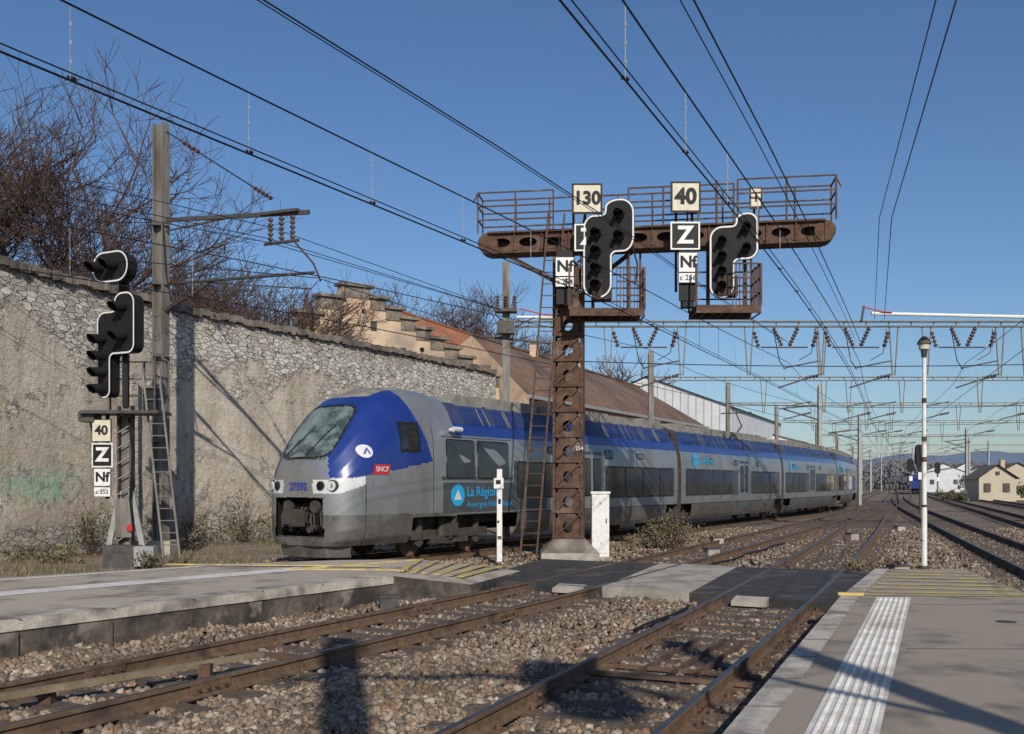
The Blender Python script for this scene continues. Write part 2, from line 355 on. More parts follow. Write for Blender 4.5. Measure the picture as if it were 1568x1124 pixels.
plat_R=[(-5.4,-9),(-1.35,0),(1.43,6.4),(4.6,13.7),(6.8,18.3),(8.45,18.3),(7.35,13.7),(5.9,10),(2.6,0.0),(-.6,-9)]
plat_L=[(-20.5,-1),(-10.4,5),(-5.9,11.4),(-2.07,16.9),(-2.0,20.6),(-3.6,20.4),(-5.7,19.4),(-7.9,17.3),(-13.6,11.2),(-24,2.6)]
ramp_L=[(-2.07,16.9),(-.75,17.9),(.2,20.9),(-2.0,20.6)]
cross=[(-.77,19.6),(5.3,15.6),(7.7,21.1),(.76,24.8)]
def inpoly(X,Y,poly):
    r=np.zeros(len(X),bool); n=len(poly)
    for i in range(n):
        x1,y1=poly[i];x2,y2=poly[(i+1)%n]
        if y1==y2: continue
        c=((y1>Y)!=(y2>Y))&(X<(x2-x1)*(Y-y1)/(y2-y1)+x1); r^=c
    return r
kd_pts=[]
for k in TR:
    P=TS[k]
    for i in range(len(P)):
        if P[i][1]<48 and P[i][1]>0: kd_pts.append((P[i][0],P[i][1],k,i))
kd=kdtree.KDTree(len(kd_pts))
for i,p in enumerate(kd_pts): kd.insert((p[0],p[1],0),i)
kd.balance()
FR={k:frames(TS[k]) for k in TR}
def stones(y0,y1,dens,smin,smax,kind):
    area=1.12*(y1*y1-y0*y0)/2; n=int(area*dens)
    Y=np.sqrt(rng.uniform(y0*y0,y1*y1,n)); X=rng.uniform(-.56,.56,n)*Y
    ok=~(inpoly(X,Y,plat_R)|inpoly(X,Y,plat_L)|inpoly(X,Y,ramp_L)|inpoly(X,Y,cross))
    Lx=np.interp(Y,[p[1] for p in Lp],[p[0] for p in Lp]); ok&=(X>Lx)
    X=X[ok];Y=Y[ok]; Z=np.full(len(X),-.215)+rng.uniform(0,.05,len(X)); keep=np.ones(len(X),bool)
    for i in range(len(X)):
        co,ix,d=kd.find((X[i],Y[i],0))
        _,_,k,j=kd_pts[ix]; T,N=FR[k]; P=TS[k]
        dx,dy=X[i]-P[j][0],Y[i]-P[j][1]; v=dx*N[j][0]+dy*N[j][1]; u=dx*T[j][0]+dy*T[j][1]+j*.25; av=abs(v)
        if abs(av-.755)<.09: keep[i]=False
        ph=(u/.6)%1.0; ph=min(ph,1-ph)*.6
        if av<1.3:
            if ph<.15 and random.random()<.86: keep[i]=False
            Z[i]-=.02
        else: Z[i]+=.06*min(1,(av-1.3)/.5)*(0.6+.4*math.sin(X[i]*3+Y[i]*2))
    X,Y,Z=X[keep],Y[keep],Z[keep]; n=len(X)
    if kind:
        ph=(1+5**.5)/2; b=np.array([(-1,ph,0),(1,ph,0),(-1,-ph,0),(1,-ph,0),(0,-1,ph),(0,1,ph),(0,-1,-ph),(0,1,-ph),(ph,0,-1),(ph,0,1),(-ph,0,-1),(-ph,0,1)])/1.9
        f=np.array([(0,11,5),(0,5,1),(0,1,7),(0,7,10),(0,10,11),(1,5,9),(5,11,4),(11,10,2),(10,7,6),(7,1,8),(3,9,4),(3,4,2),(3,2,6),(3,6,8),(3,8,9),(4,9,5),(2,4,11),(6,2,10),(8,6,7),(9,8,1)])
    else:
        b=np.array([(1,0,0),(-1,0,0),(0,1,0),(0,-1,0),(0,0,1),(0,0,-1.)]); f=np.array([(0,2,4),(2,1,4),(1,3,4),(3,0,4),(2,0,5),(1,2,5),(3,1,5),(0,3,5)])
    nb=len(b); V=b[None]*rng.uniform(.7,1.28,(n,nb,1)); V=V*(rng.uniform(smin,smax,(n,1,1))*rng.uniform(.6,1.35,(n,1,3)))
    q=rng.normal(size=(n,4)); q/=np.linalg.norm(q,axis=1)[:,None]; w,x,y,z=q.T
    R=np.stack([1-2*(y*y+z*z),2*(x*y-z*w),2*(x*z+y*w),2*(x*y+z*w),1-2*(x*x+z*z),2*(y*z-x*w),2*(x*z-y*w),2*(y*z+x*w),1-2*(x*x+y*y)],1).reshape(n,3,3)
    V=np.einsum('nij,nkj->nki',R,V); V[:,:,0]+=X[:,None];V[:,:,1]+=Y[:,None];V[:,:,2]+=Z[:,None]
    F=(f[None]+np.arange(n)[:,None,None]*nb).reshape(-1,3); return V.reshape(-1,3),F
parts=[stones(6.0,12,680,.019,.050,True),stones(12,22,250,.026,.058,False),stones(22,45,55,.035,.075,False)]
o=0;VV=[];FF=[]
for V,F in parts: VV.append(V);FF.append(F+o);o+=len(V)
VV=np.vstack(VV);FF=np.vstack(FF)
me=bpy.data.meshes.new('ballast_gravel'); me.vertices.add(len(VV)); me.vertices.foreach_set('co',VV.ravel().astype(np.float32))
me.loops.add(FF.size); me.loops.foreach_set('vertex_index',FF.ravel().astype(np.int32)); me.polygons.add(len(FF))
me.polygons.foreach_set('loop_start',np.arange(0,FF.size,3,dtype=np.int32)); me.update(calc_edges=True); me.materials.append(M['chips'])
S.collection.objects.link(bpy.data.objects.new('ballast_gravel',me))

# ------------------------------------------------------------------ platforms & crossing
def lerp2(a,b,t): return (a[0]+(b[0]-a[0])*t,a[1]+(b[1]-a[1])*t)
def strip(mb,line,o0,o1,z,m):
    vs=[]
    for x,y in line: vs+=[(x+o0,y,z),(x+o1,y,z)]
    mb.add(vs,[(2*i,2*i+1,2*i+3,2*i+2) for i in range(len(line)-1)],m)
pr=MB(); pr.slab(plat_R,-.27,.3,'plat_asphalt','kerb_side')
edge=[(-5.4,-9),(-1.35,0),(1.43,6.4),(4.6,13.7)]
strip(pr,edge+[(6.8,18.3)],-.02,.24,.306,'kerb')
strip(pr,edge,.50,.98,.306,'tactile')
for i in range(170):
    y=5.5+i*.048
    if y>13.6: break
    x=np.interp(y,[e[1] for e in edge],[e[0] for e in edge])
    for j in range(6): pr.box((x+.56+j*.072,y,.309),(.03,.026,.008),'tactile',.0)
for i in range(7):
    y=14.3+i*.56; x=np.interp(y,[13.7,18.3],[4.6,6.8]); x2=np.interp(y,[13.7,18.3],[7.3,8.4])
    pr.add([(x+.35,y,.308),(x2-.1,y-.35,.308),(x2-.1,y-.14,.308),(x+.35,y+.2,.308)],[(0,1,2,3)],'yellow')
pr.add([(4.85,13.95,.309),(7.3,13.75,.309),(7.3,13.87,.309),(4.9,14.07,.309)],[(0,1,2,3)],'yellow')
pr.box((4.8,13.9,.33),(.35,.09,.04),'yellow',-.1)
for i in range(24):
    y=5+i*1.0; x=np.interp(y,[e[1] for e in edge]+[18.3],[e[0] for e in edge]+[6.8])
    if y<18: pr.box((x+.1,y,.3075),(.27,.014,.003),'kerb_side',0)
for i in range(12):
    y=6+i*1.15; x=np.interp(y,[e[1] for e in edge],[e[0] for e in edge]); 
    if i%3==0: pr.box((x+1.9,y,.3022),(1.7,.012,.002),'kerb_side',random.uniform(-.1,.1))
pr.cyl((5.7,11.3,.301),(5.7,11.3,.306),.11,'steel_dark',n=14)
pr.obj('railway_platform')
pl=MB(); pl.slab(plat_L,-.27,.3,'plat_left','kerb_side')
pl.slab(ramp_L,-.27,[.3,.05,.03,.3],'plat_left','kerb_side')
le=[(-20.5,-1),(-10.4,5),(-5.9,11.4),(-2.07,16.9)]
strip(pl,le,-.5,.03,.306,'kerb')
pl.add([(le[i][0]+.03,le[i][1],z) for i in range(4) for z in(.17,.306)],[(2*i,2*i+2,2*i+3,2*i+1) for i in range(3)],'kerb')
strip(pl,[(-14.5,7.2),(-7.6,13.7),(-3.6,18.6)],-.5,.25,.306,'tactile')
strip(pl,[(-15,10.0),(-8.1,16.5),(-5.9,18.9)],-.15,.15,.306,'tactile')
def yl(mb,a,b,w,z=.31): mb.beam((a[0],a[1],z),(b[0],b[1],z),w,.02,'yellow')
yl(pl,(-6.7,19.0),(-2.5,18.6),.14,.33); yl(pl,(-4.2,18.2),(-1.9,18.0),.10); yl(pl,(-4.0,18.2),(-2.0,20.4),.1)
for i in range(6):
    t=i/6; a=lerp2((-2.0,17.6),(-.75,18.4),t); b=lerp2((-1.9,20.4),(.1,20.8),t); pl.beam((a[0],a[1],.325-.2*t),(b[0],b[1],.315-.2*t),.12,.02,'yellow')
for i in range(12):
    y=5.5+i*1.0; x=np.interp(y,[e[1] for e in le],[e[0] for e in le]); pl.box((x-.2,y,.3075),(.55,.018,.003),'kerb_side')
    pl.box((x+.0,y,-.06),(.03,.09,.42),'kerb_side',.9)
pl.obj('railway_platform')
cr=MB()
def onc(a,b):
    p=lerp2(cross[0],cross[1],a); q=lerp2(cross[3],cross[2],a); return lerp2(p,q,b)
def patch(a0,a1,m,z,b0=0,b1=1): cr.slab([onc(a0,b0),onc(a1,b0),onc(a1,b1),onc(a0,b1)],-.2,z,m)
patch(0,.40,'asphalt_black',-.012); patch(.40,.635,'concrete',.0)
patch(.635,1,'asphalt_black',-.012)
cr.obj('track_crossing')
for (x,y,a) in ((1.05,18.35,-.58),(3.95,16.35,-.58)):
    rb=MB(); rb.slab([(x-.3,y-.02),(x+.22,y-.28),(x+.34,y-.02),(x-.15,y+.25)],-.14,[-.06,-.06,.0,.0],'concrete'); rb.obj('crossing_end_block')

# ------------------------------------------------------------------ train
PT=TS['T']; tip=int(np.argmin(np.hypot(PT[:,0]+5.06,PT[:,1]-23.45))); FT,FN=frames(PT); sT=np.arange(len(PT))*.25
def tp(u,v,z):
    s=sT[tip]+u; x=np.interp(s,sT,PT[:,0]); y=np.interp(s,sT,PT[:,1]); nx=np.interp(s,sT,FN[:,0]); ny=np.interp(s,sT,FN[:,1])
    return (x+nx*v,y+ny*v,z)
TOP=4.30; HT=TOP-.42
HB=[(1.30,.42),(1.44,.62),(1.50,1.0),(1.51,1.6),(1.51,2.5),(1.485,2.95),(1.39,3.34),(1.18,3.8),(1.0,4.04),(.77,4.19),(.4,4.28),(0,TOP)]
hz=[p[1] for p in HB]; hv=[p[0] for p in HB]
H_=([0,.05,.2,.45,.8,1.2,1.7,2.2,2.8,3.5,4.2],[2.26,2.40,2.66,3.00,3.44,3.86,4.18,4.34,4.42,4.40,TOP])
def htop(u):
    return float(sum(np.interp(u+d,*H_) for d in(-.1,-.05,0,.05,.1))/5) if u>.1 else float(np.interp(u,*H_))
def hw(u):
    if u>=1.8: return 1.0
    return max(0,(1-(1-u/1.8)**4.2))**(1/3.8)
def sv(u,z):
    h=htop(u); zz=.42+(z-.42)*HT/(h-.42); return float(np.interp(zz,hz,hv))*hw(u)
def side(u,z,off=.012): return tp(u,sv(u,z)+off,z)
train=empty('regional_train')
K=110; prm=[]; seg=np.r_[0,np.cumsum(np.hypot(np.diff(hv),np.diff(hz)))]
for i in range(K+1):
    s=seg[-1]*i/K; prm.append((np.interp(s,seg,hv),np.interp(s,seg,hz)))
full=[(v,z) for v,z in prm]+[(-v,z) for v,z in prm[-2::-1]]
us=[0,.0004,.0014,.003,.006,.010,.015,.021,.028,.037,.048,.06,.075,.092,.11,.135,.16,.19,.22]+list(np.arange(.25,4.22,.03))
nose=MB(); vs=[];meta=[]
for u in us:
    h=htop(u);w=hw(u)
    for v,z in full:
        zz=.42+(z-.42)*(h-.42)/HT; vs.append(tp(u,v*w,zz)); meta.append((u,v*w,zz))
nf=len(full); groups={}
for a in range(len(us)-1):
    for b in range(nf-1):
        q=(a*nf+b,a*nf+b+1,(a+1)*nf+b+1,(a+1)*nf+b)
        u=sum(meta[i][0] for i in q)/4; v=sum(meta[i][1] for i in q)/4; z=sum(meta[i][2] for i in q)/4; av=abs(v)
        if z<1.05 and 2.4<u: continue
        if u<.9 and av<.86 and .60<z<1.56: continue
        m='train_grey'
        ub=3.25-(z-2.3)*.45
        zb=2.02+max(0,u-.45)*.16
        if z<1.15: m='train_low'
        if z>zb and u<ub: m='train_blue'
        wl_=1.66+max(0,u-.2)*.35
        if u<.80 and wl_<z<=zb and av>.52: m='train_white'
        if z>4.06 and av<.7: m='train_roof'
        if 1.98<z<2.52 and av<.98-.3*(z-2.0) and u<1.1 : m='train_grey'
        zw=(z-3.16)/.68; vw=av/(.92-.05*(z-2.5))
        if abs(zw)<1 and vw<1 and u<1.9:
            e=abs(zw)**5+vw**5
            if e<.74: m='glass_cab'
            elif e<1.0: m='black'
        if 1.95<u<2.70 and 2.66<z<3.44 and av>1.1: m='glass' if (2.03<u<2.62 and 2.75<z<3.36) else 'black'
        if .8<u<.815 and z<1.9: m='underframe'
        if 3.2<u<3.23 and z<3.4: m='underframe'
        if 2.46<z<2.48 and av<.8 and u<1: m='underframe'
        groups.setdefault(m,[]).append(q)
nose.v=vs
for m,fs in groups.items():
    k=nose.mi(m)
    for f in fs: nose.f.append(f); nose.m.append(k)
nose.obj('cab_nose',train,smooth=True)

det=MB()
def tb(mb,u0,u1,v0,v1,z0,z1,m):
    vs=[tp(u,v,z) for z in(z0,z1) for v in(v0,v1) for u in(u0,u1)]
    mb.add(vs,[(0,2,3,1),(4,5,7,6),(0,1,5,4),(2,6,7,3),(0,4,6,2),(1,3,7,5)],m)
tb(det,.75,1.1,-1.0,1.0,.5,1.65,'black'); tb(det,.15,.8,-.90,-.87,.6,1.56,'black'); tb(det,.15,.8,.87,.90,.6,1.56,'black'); tb(det,.1,.8,-.86,.86,1.56,1.60,'black')
tb(det,-.1,.6,-.14,.14,.95,1.2,'steel_dark'); tb(det,-.22,.0,-.26,.26,.88,1.28,'underframe'); tb(det,-.30,-.22,-.2,.0,.93,1.22,'steel_dark')
for v in(-.48,.48): det.cyl(tp(.7,v,1.35),tp(.15,v,1.35),.09,'steel_dark'); det.cyl(tp(.17,v,1.35),tp(.10,v,1.35),.16,'underframe',n=12)
for i in range(13):
    v=-.72+i*.115; j=random.uniform(-.05,.05); pts=[tp(.4,v,1.45),tp(.1,v+.04,1.15+j),tp(.08,v+.09,.85+j),tp(.25,v+.12,.75),tp(.5,v+.14,.95)]; det.path(pts,.025,random.choice(['black','underframe','steel_dark']),5)
for v in(-.3,.35): det.cyl(tp(.15,v,.8),tp(.05,v,.8),.08,'steel_dark',n=10)
pv=[(-1.2,.55),(-.8,.1),(0,-.03),(.8,.1),(1.2,.55)]
vs=[];
for v,u in pv: vs+=[tp(u+.10,v*.95,.14),tp(u+.0,v,.64)]
det.add(vs,[(2*i,2*i+2,2*i+3,2*i+1) for i in range(4)],'train_low')
tb(det,.1,.8,-.86,.86,.56,.62,'underframe')
for v in(-1,1):
    for zc,r,vv in ((1.84,.115,1.06),(1.84,.085,.77)):
        uu=0.0
        while sv(uu,zc)<vv and uu<2: uu+=.005
        c=Vector(tp(uu-.02,v*vv,zc)); d=Vector(tp(uu-.05,v*vv*1.01,zc))
        det.cyl(Vector(tp(uu+.2,v*vv*.97,zc)),c,r+.03,'steel_dark',n=18); det.cyl(c,d,r,'train_white' if vv>.8 else 'lens',n=18)
        if vv>.8: det.cyl(d,Vector(tp(uu-.055,v*vv*1.01,zc)),r*.5,'steel_light',n=14)
def surf_poly(mb,pts,m,off=.012):
    mb.add([side(u,z,off) for u,z in pts],[tuple(range(len(pts)))],m)
def surf_fan(mb,cu,cz,ru,rz,m,off):
    pts=[(cu,cz)]; n=24
    for ring in(.33,.66,1.0): pts+=[(cu+ru*ring*math.cos(a*2*math.pi/n),cz+rz*ring*math.sin(a*2*math.pi/n)) for a in range(n)]
    f=[(0,1+i,1+(i+1)%n) for i in range(n)]
    for r_ in(0,1): f+=[(1+r_*n+i,1+(r_+1)*n+i,1+(r_+1)*n+(i+1)%n,1+r_*n+(i+1)%n) for i in range(n)]
    mb.add([side(u,z,off) for u,z in pts],f,m)
def rr(u0,u1,z0,z1,r=.08,n=4): return fillet([(u0,z0,r),(u1,z0,r),(u1,z1,r),(u0,z1,r)],n)
surf_fan(det,.84,2.66,.19,.16,'train_white',.03)
surf_poly(det,[(.77,2.60),(.82,2.60),(.88,2.70),(.92,2.60),(.96,2.60),(.88,2.76)],'blue_txt',.045)
def grid_patch(mb,u0,u1,z0,z1,m,off,sk=.0,n=6):
    vs=[side(u0+(u1-u0)*i/n+sk*j,z0+(z1-z0)*j,off) for j in(0,1) for i in range(n+1)]
    mb.add(vs,[(i,i+1,n+2+i,n+1+i) for i in range(n)],m)
grid_patch(det,.98,1.50,2.12,2.35,'red',.02,.08)
def side_text(mb,t,size,u0,z0,m,off=.02,sx=1.0,o=0.004,align=0):
    vs,fs=text_mesh(t,size,o); mn=min(v[0] for v in vs)
    mb.add([side(u0+(v[0]-(mn if align else 0))*sx,z0+v[1],off) for v in vs],fs,m)
side_text(det,'SNCF',.17,1.28,2.235,'train_white',.04,o=.004)
def front_u(v,z):
    uu=0.0
    while sv(uu,z)<abs(v) and uu<1.5: uu+=.003
    return uu
vs,fs=text_mesh('27592',.25,.008); det.add([tp(front_u(v[0],1.82+v[1])-.03,v[0]+.05,1.82+v[1]) for v in vs],fs,'blue_txt')
def ws(v,z):
    uu=.02
    while uu<2.5:
        if sv(uu,z)>=abs(v) and htop(uu)>=z+.02: break
        uu+=.02
    return tp(uu-.03,v,z)
for a,b in(((-.6,2.58),(-.1,3.25)),((.15,2.55),(.55,3.3))):
    n=5; det.path([ws(a[0]+(b[0]-a[0])*i/n,a[1]+(b[1]-a[1])*i/n) for i in range(n+1)],.014,'black')
det.cyl(tp(3.9,1.46,3.3),tp(4.1,1.62,3.32),.05,'train_white',n=10); det.cyl(tp(3.9,1.6,3.32),tp(4.25,1.6,3.32),.07,'train_white')
LC=[(4.2,19.45),(19.85,35.1),(35.5,50.9),(51.3,71.4)]
for ci,(a,b) in enumerate(LC):
    cb=MB(); ul=list(np.arange(a,b,.3))+[b]; cl=full[::4]+([full[-1]] if (nf-1)%4 else []); n=len(cl); vs=[]
    for u in ul:
        for v,z in cl: vs.append(tp(u,v,z))
    bog=[(1.9,7.2)] if ci==0 else []
    bog+= [(18.2,21.1)] if ci==0 else ([(18,21.1),(33.6,36.9)] if ci==1 else ([(33.6,36.9),(49.2,53)] if ci==2 else [(49.2,53),(65,69)]))
    for i in range(len(ul)-1):
        um=(ul[i]+ul[i+1])/2
        for j in range(n-1):
            z=(cl[j][1]+cl[j+1][1])/2; v=(cl[j][0]+cl[j+1][0])/2
            if z<1.0 and any(x<um<y for x,y in bog): continue
            if z>3.46: m='train_bluelouvre' if abs(v)>.9 else 'train_roof'
            elif z>3.26: m='train_blue'
            elif z<1.05: m='train_low'
            else: m='train_grey'
            cb.f.append((i*n+j,(i+1)*n+j,(i+1)*n+j+1,i*n+j+1)); cb.m.append(cb.mi(m))
    cb.v=vs
    for e in(0,len(ul)-1):
        cb.f.append(tuple(e*n+j for j in range(n))); cb.m.append(cb.mi('underframe'))
    cb.obj('car_body',train)
for u in(19.65,35.3,51.1):
    tb(det,u-.25,u+.25,-1.2,1.2,.7,3.9,'black')
    for k in range(3): tb(det,u-.15+k*.12,u-.09+k*.12,-1.3,1.3,.8,3.95,'underframe')
for a,b in LC:
    u=a+.6
    while u<b-1.2:
        l=random.choice([.9,1.3,1.8]); e=min(u+l,b-.3)
        tb(det,u,e,-.98,.98,4.0,4.31+random.uniform(0,.07),'train_roof')
        k=u+.06
        while k<e-.05:
            vs=[tp(k,sv(k,zz)+o_,zz) for zz,o_ in((3.5,.03),(3.98,.03))]+[tp(k+.05,sv(k,zz)+o_,zz) for zz,o_ in((3.98,.03),(3.5,.03))]
            det.add(vs,[(0,1,2,3)],'train_blue' if random.random()<.85 else 'train_roof'); k+=.11
        u=e+.25
def win(u0,u1,z0,z1,m='glass'):
    surf_poly(det,rr(u0-.03,u1+.03,z0-.03,z1+.03,.1),'black',.010); surf_poly(det,rr(u0,u1,z0,z1,.09),m,.016)
def band(u0,u1,z0,z1,m,off=.006):
    n=max(2,int((u1-u0)/.8)+1); U=np.linspace(u0,u1,n)
    vs=[]; 
    for u in U: vs+=[side(u,z0,off),side(u,z1,off)]
    det.add(vs,[(2*i,2*i+2,2*i+3,2*i+1) for i in range(n-1)],m)
def door(u):
    band(u-.75,u+.75,.78,2.95,'train_panel',.008); band(u-.80,u-.72,.75,2.98,'turq',.014); band(u+.72,u+.80,.75,2.98,'turq',.014); band(u-.03,u+.03,.78,2.95,'turq',.014)
    win(u-.6,u-.12,1.5,2.7); win(u+.12,u+.6,1.5,2.7)
band(3.55,6.95,1.98,3.14,'train_panel'); win(3.75,5.0,2.05,3.04); win(5.15,6.7,2.05,3.04)
band(3.6,8.9,1.12,1.92,'train_panel')
surf_fan(det,4.2,1.58,.31,.29,'skyblue_txt',.02)
surf_poly(det,[(4.03,1.46),(4.37,1.46),(4.2,1.74)],'train_white',.028)
side_text(det,'La Région',.37,4.62,1.66,'skyblue_txt',.02,o=.006,align=1); side_text(det,'Auvergne-Rhône-Alpes',.24,4.62,1.33,'skyblue_txt',.02,o=0,align=1)
band(7.0,11.0,1.45,2.55,'train_panel'); win(7.2,8.6,1.5,2.5); win(8.8,10.2,1.5,2.5); door(11.9)
band(12.85,19.1,1.38,2.5,'train_panel')
for k in range(4): win(13.0+k*1.52,14.35+k*1.52,1.44,2.44)
win(12.9,13.5,2.75,3.0); win(15.5,16.1,2.8,2.95,'train_low'); win(9,9.5,2.85,3.0,'train_low')
for a,b,dp in((19.85,35.1,28.2),(35.5,50.9,42.6),(51.3,68.5,58.5)):
    band(a+.5,dp-1.0,1.38,2.5,'train_panel'); band(dp+1.0,b-.5,1.38,2.5,'train_panel'); door(dp)
    u=a+.6
    while u<b-1.8:
        if abs(u+.7-dp)>1.55: win(u,u+1.35,1.44,2.44)
        u+=1.52
    for k in range(3): win(dp-5+k*3.5,dp-4.5+k*3.5,2.75,2.95,'train_low')
    side_text(det,'La Région',.42,a+2.2,2.85,'skyblue_txt',.02,o=.004,align=1)
    surf_fan(det,a+1.6,2.85,.3,.3,'skyblue_txt',.02)
for u in(3.3,7.05,11.0,12.8,19.2): band(u,u+.02,1.05,3.25,'underframe',.009)
band(4.2,71,1.06,1.085,'underframe',.009)
for u in np.arange(21.5,70,2.9): band(u,u+.015,.5,1.05,'underframe',.009)
def bogie(uc):
    for du in(-1.25,1.25):
        for v in(-.76,.76):
            det.cyl(tp(uc+du,v-.07,.43),tp(uc+du,v+.07,.43),.43,'railside',n=24)
            det.cyl(tp(uc+du,v+.3*np.sign(v),.43),tp(uc+du,v+.4*np.sign(v),.43),.17,'underframe',n=12)
    for v in(-1.12,1.12):
        tb(det,uc-1.75,uc-.6,v-.08,v+.08,.45,.68,'underframe'); tb(det,uc+.6,uc+1.75,v-.08,v+.08,.45,.68,'underframe'); tb(det,uc-.8,uc+.8,v-.09,v+.09,.32,.52,'underframe')
        for du in(-1.25,-.3,.3,1.25): det.cyl(tp(uc+du,v,.5),tp(uc+du,v,.98),.11,'underframe',n=10)
        tb(det,uc-.25,uc+.25,v-.03,v+.15,.5,.85,'steel_dark')
    tb(det,uc-1.6,uc+1.6,-.9,.9,.5,.8,'underframe')
tb(det,2.3,19,-1.0,1.0,.8,1.08,'underframe')
for uc in(4.3,19.65,35.3,51.1,67): bogie(uc)
tb(det,19.8,71,-1.0,1.0,.5,1.08,'underframe')
pb=31.5
det.cyl(tp(pb,0,4.3),tp(pb+1.3,0,4.9),.04,'steel_dark'); det.cyl(tp(pb+1.3,0,4.9),tp(pb+.3,0,5.5),.03,'steel_dark'); det.cyl(tp(pb+.3,-.8,5.52),tp(pb+.3,.8,5.52),.03,'steel_dark')
det.obj('train_fittings',train)

# ------------------------------------------------------------------ signal gantry
def yb(x): return 26.2-(x+.86)*.1545
ay=math.atan(-.1545); EX=Vector((math.cos(ay),math.sin(ay),0)); EN=Vector((-math.sin(ay),math.cos(ay),0)); EZ=Vector((0,0,1))
gan=empty('signal_gantry'); gb=MB()
x0,x1=-.60,7.9; L=(x1-x0)/math.cos(ay); O=Vector((x0,yb(x0),0)); nh=12; cw=L/nh
for side_,dd in((-.28,.02),(.28,.02)):
    for i in range(nh):
        gb.holed(O+EX*(cw*(i+.5))+EN*side_+EZ*8.24,EX,EZ,cw,.50,.24,.12,dd,EN,'rust')
gb.beam(O+EZ*8.50,O+EX*L+EZ*8.50,.75,.05,'rust'); gb.beam(O+EZ*7.98,O+EX*L+EZ*7.98,.62,.04,'rust')
for s_ in(0,L): gb.cyl(O+EX*s_-EN*.3+EZ*8.24,O+EX*s_+EN*.3+EZ*8.24,.265,'rust',n=20)
gb.beam(O+EX*.2+EZ*8.24,O+EX*(L-.2)+EZ*8.24,.02,.46,'rust_dark')
for i in range(nh+1): gb.beam(O+EX*(cw*i)-EN*.30+EZ*8.0,O+EX*(cw*i)-EN*.30+EZ*8.48,.04,.05,'rust')
def rail_sec(sa,sb,sd,top=9.55):
    n=max(1,int((sb-sa)/.85))
    for i in range(n+1):
        s_=sa+(sb-sa)*i/n; gb.beam(O+EX*s_+EN*sd+EZ*8.5,O+EX*s_+EN*sd+EZ*top,.04,.04,'rust')
    for zz in(top,top-.36,top-.72): gb.beam(O+EX*sa+EN*sd+EZ*zz,O+EX*sb+EN*sd+EZ*zz,.035,.035,'rust')
rail_sec(-.25,1.75,-.36); rail_sec(3.7,6.35,-.36,9.5); rail_sec(6.45,L+.25,-.36,9.6)
rail_sec(-.25,L+.25,.36)
for s_ in(-.25,L+.25):
    for zz in(9.55,9.2,8.85): gb.beam(O+EX*s_-EN*.36+EZ*zz,O+EX*s_+EN*.36+EZ*zz,.035,.035,'rust')
    gb.cyl(O+EX*s_-EN*.36+EZ*9.55,O+EX*(s_+(.12 if s_>0 else -.12))-EN*.36+EZ*9.3,.02,'rust')
CX,CY=1.5,25.85; CO=Vector((CX,CY,0))
for sd in(-.3,.28):
    for i in range(11):
        gb.holed(CO+EN*sd+EZ*(.75+.66*i),EX,EZ,.62,.66,.13,.15,.02,EN,'rust')
for sx in(-.36,.36):
    gb.box((CX+sx*EX.x,CY+sx*EX.y,4.1),(.07,.62,7.5),'rust',ay)
for i in range(11):
    z=.5+.66*i; gb.beam(CO-EX*.33-EN*.34+EZ*z,CO+EX*.33-EN*.34+EZ*(z+.6),.07,.03,'rust'); gb.beam(CO-EX*.4-EN*.33+EZ*z,CO+EX*.4-EN*.33+EZ*z,.03,.08,'rust')
    gb.box((CX,CY,z),(.7,.5,.03),'rust_dark',ay)
for i in range(23):
    for s_ in(-.36,.36): p=CO+EX*s_-EN*.32+EZ*(.5+.33*i); gb.cyl(p,p-EN*.02,.022,'rust_pale',n=6)
gb.slab([(CX-.75,CY-.7),(CX+.75,CY-.7),(CX+.75,CY+.6),(CX-.75,CY+.6)],-.25,.10,'concrete'); 
bv=[(CX+a*.75,CY+b*.62,.1) for a,b in((-1,-1),(1,-1),(1,1),(-1,1))]+[(CX+a*.42,CY+b*.36,.45) for a,b in((-1,-1),(1,-1),(1,1),(-1,1))]
gb.add(bv,[(0,1,5,4),(1,2,6,5),(2,3,7,6),(3,0,4,7),(4,5,6,7)],'stone_dark')
gb.beam((-.2,26.0,8.0),(1.2,25.9,7.2),.1,.1,'rust'); gb.beam((3.2,25.6,8.0),(1.9,25.8,7.0),.1,.1,'rust')
def ladder(mb,p,q,w,m,step=.3,dirx=(1,0,0)):
    p=Vector(p);q=Vector(q);d=Vector(dirx)*w/2
    mb.beam(p-d,q-d,.05,.04,m); mb.beam(p+d,q+d,.05,.04,m); n=int((q-p).length/step)
    for i in range(1,n): c=p.lerp(q,i/n); mb.cyl(c-d,c+d,.014,m,n=5)
ladder(gb,(.42,25.2,0),(1.15,25.4,8.9),.42,'rust')
def basket(x0,x1,y0,y1,z,zt):
    gb.box(((x0+x1)/2,(y0+y1)/2,z),(x1-x0,y1-y0,.06),'rust')
    gb.beam((x0,y0,z-.1),(x1,y0,z-.1),.05,.14,'rust'); gb.beam((x0,y1,z-.1),(x1,y1,z-.1),.05,.14,'rust')
    for x in(x0,x1):
        for y in(y0,y1): gb.beam((x,y,z),(x,y,zt if y==y1 else z+1.05),.05,.05,'rust')
    for zz in(.35,.7,1.05):
        gb.beam((x1,y0,z+zz),(x1,y1,z+zz),.035,.035,'rust'); gb.beam((x0,y1,z+zz),(x1,y1,z+zz),.035,.035,'rust')
        gb.beam((x1-.7,y0,z+zz),(x1,y0,z+zz),.035,.035,'rust')
    for i in range(9):
        t=i/8; gb.beam((x1,y0+(y1-y0)*t,z),(x1,y0+(y1-y0)*t,z+1.05),.02,.02,'rust'); gb.beam((x1-.7*t,y0,z),(x1-.7*t,y0,z+1.05),.02,.02,'rust')
    for i in range(8):
        t=i/7; gb.beam((x0+(x1-x0)*t,y0,z-.16),(x0+(x1-x0)*t,y1,z-.16),.03,.03,'rust')
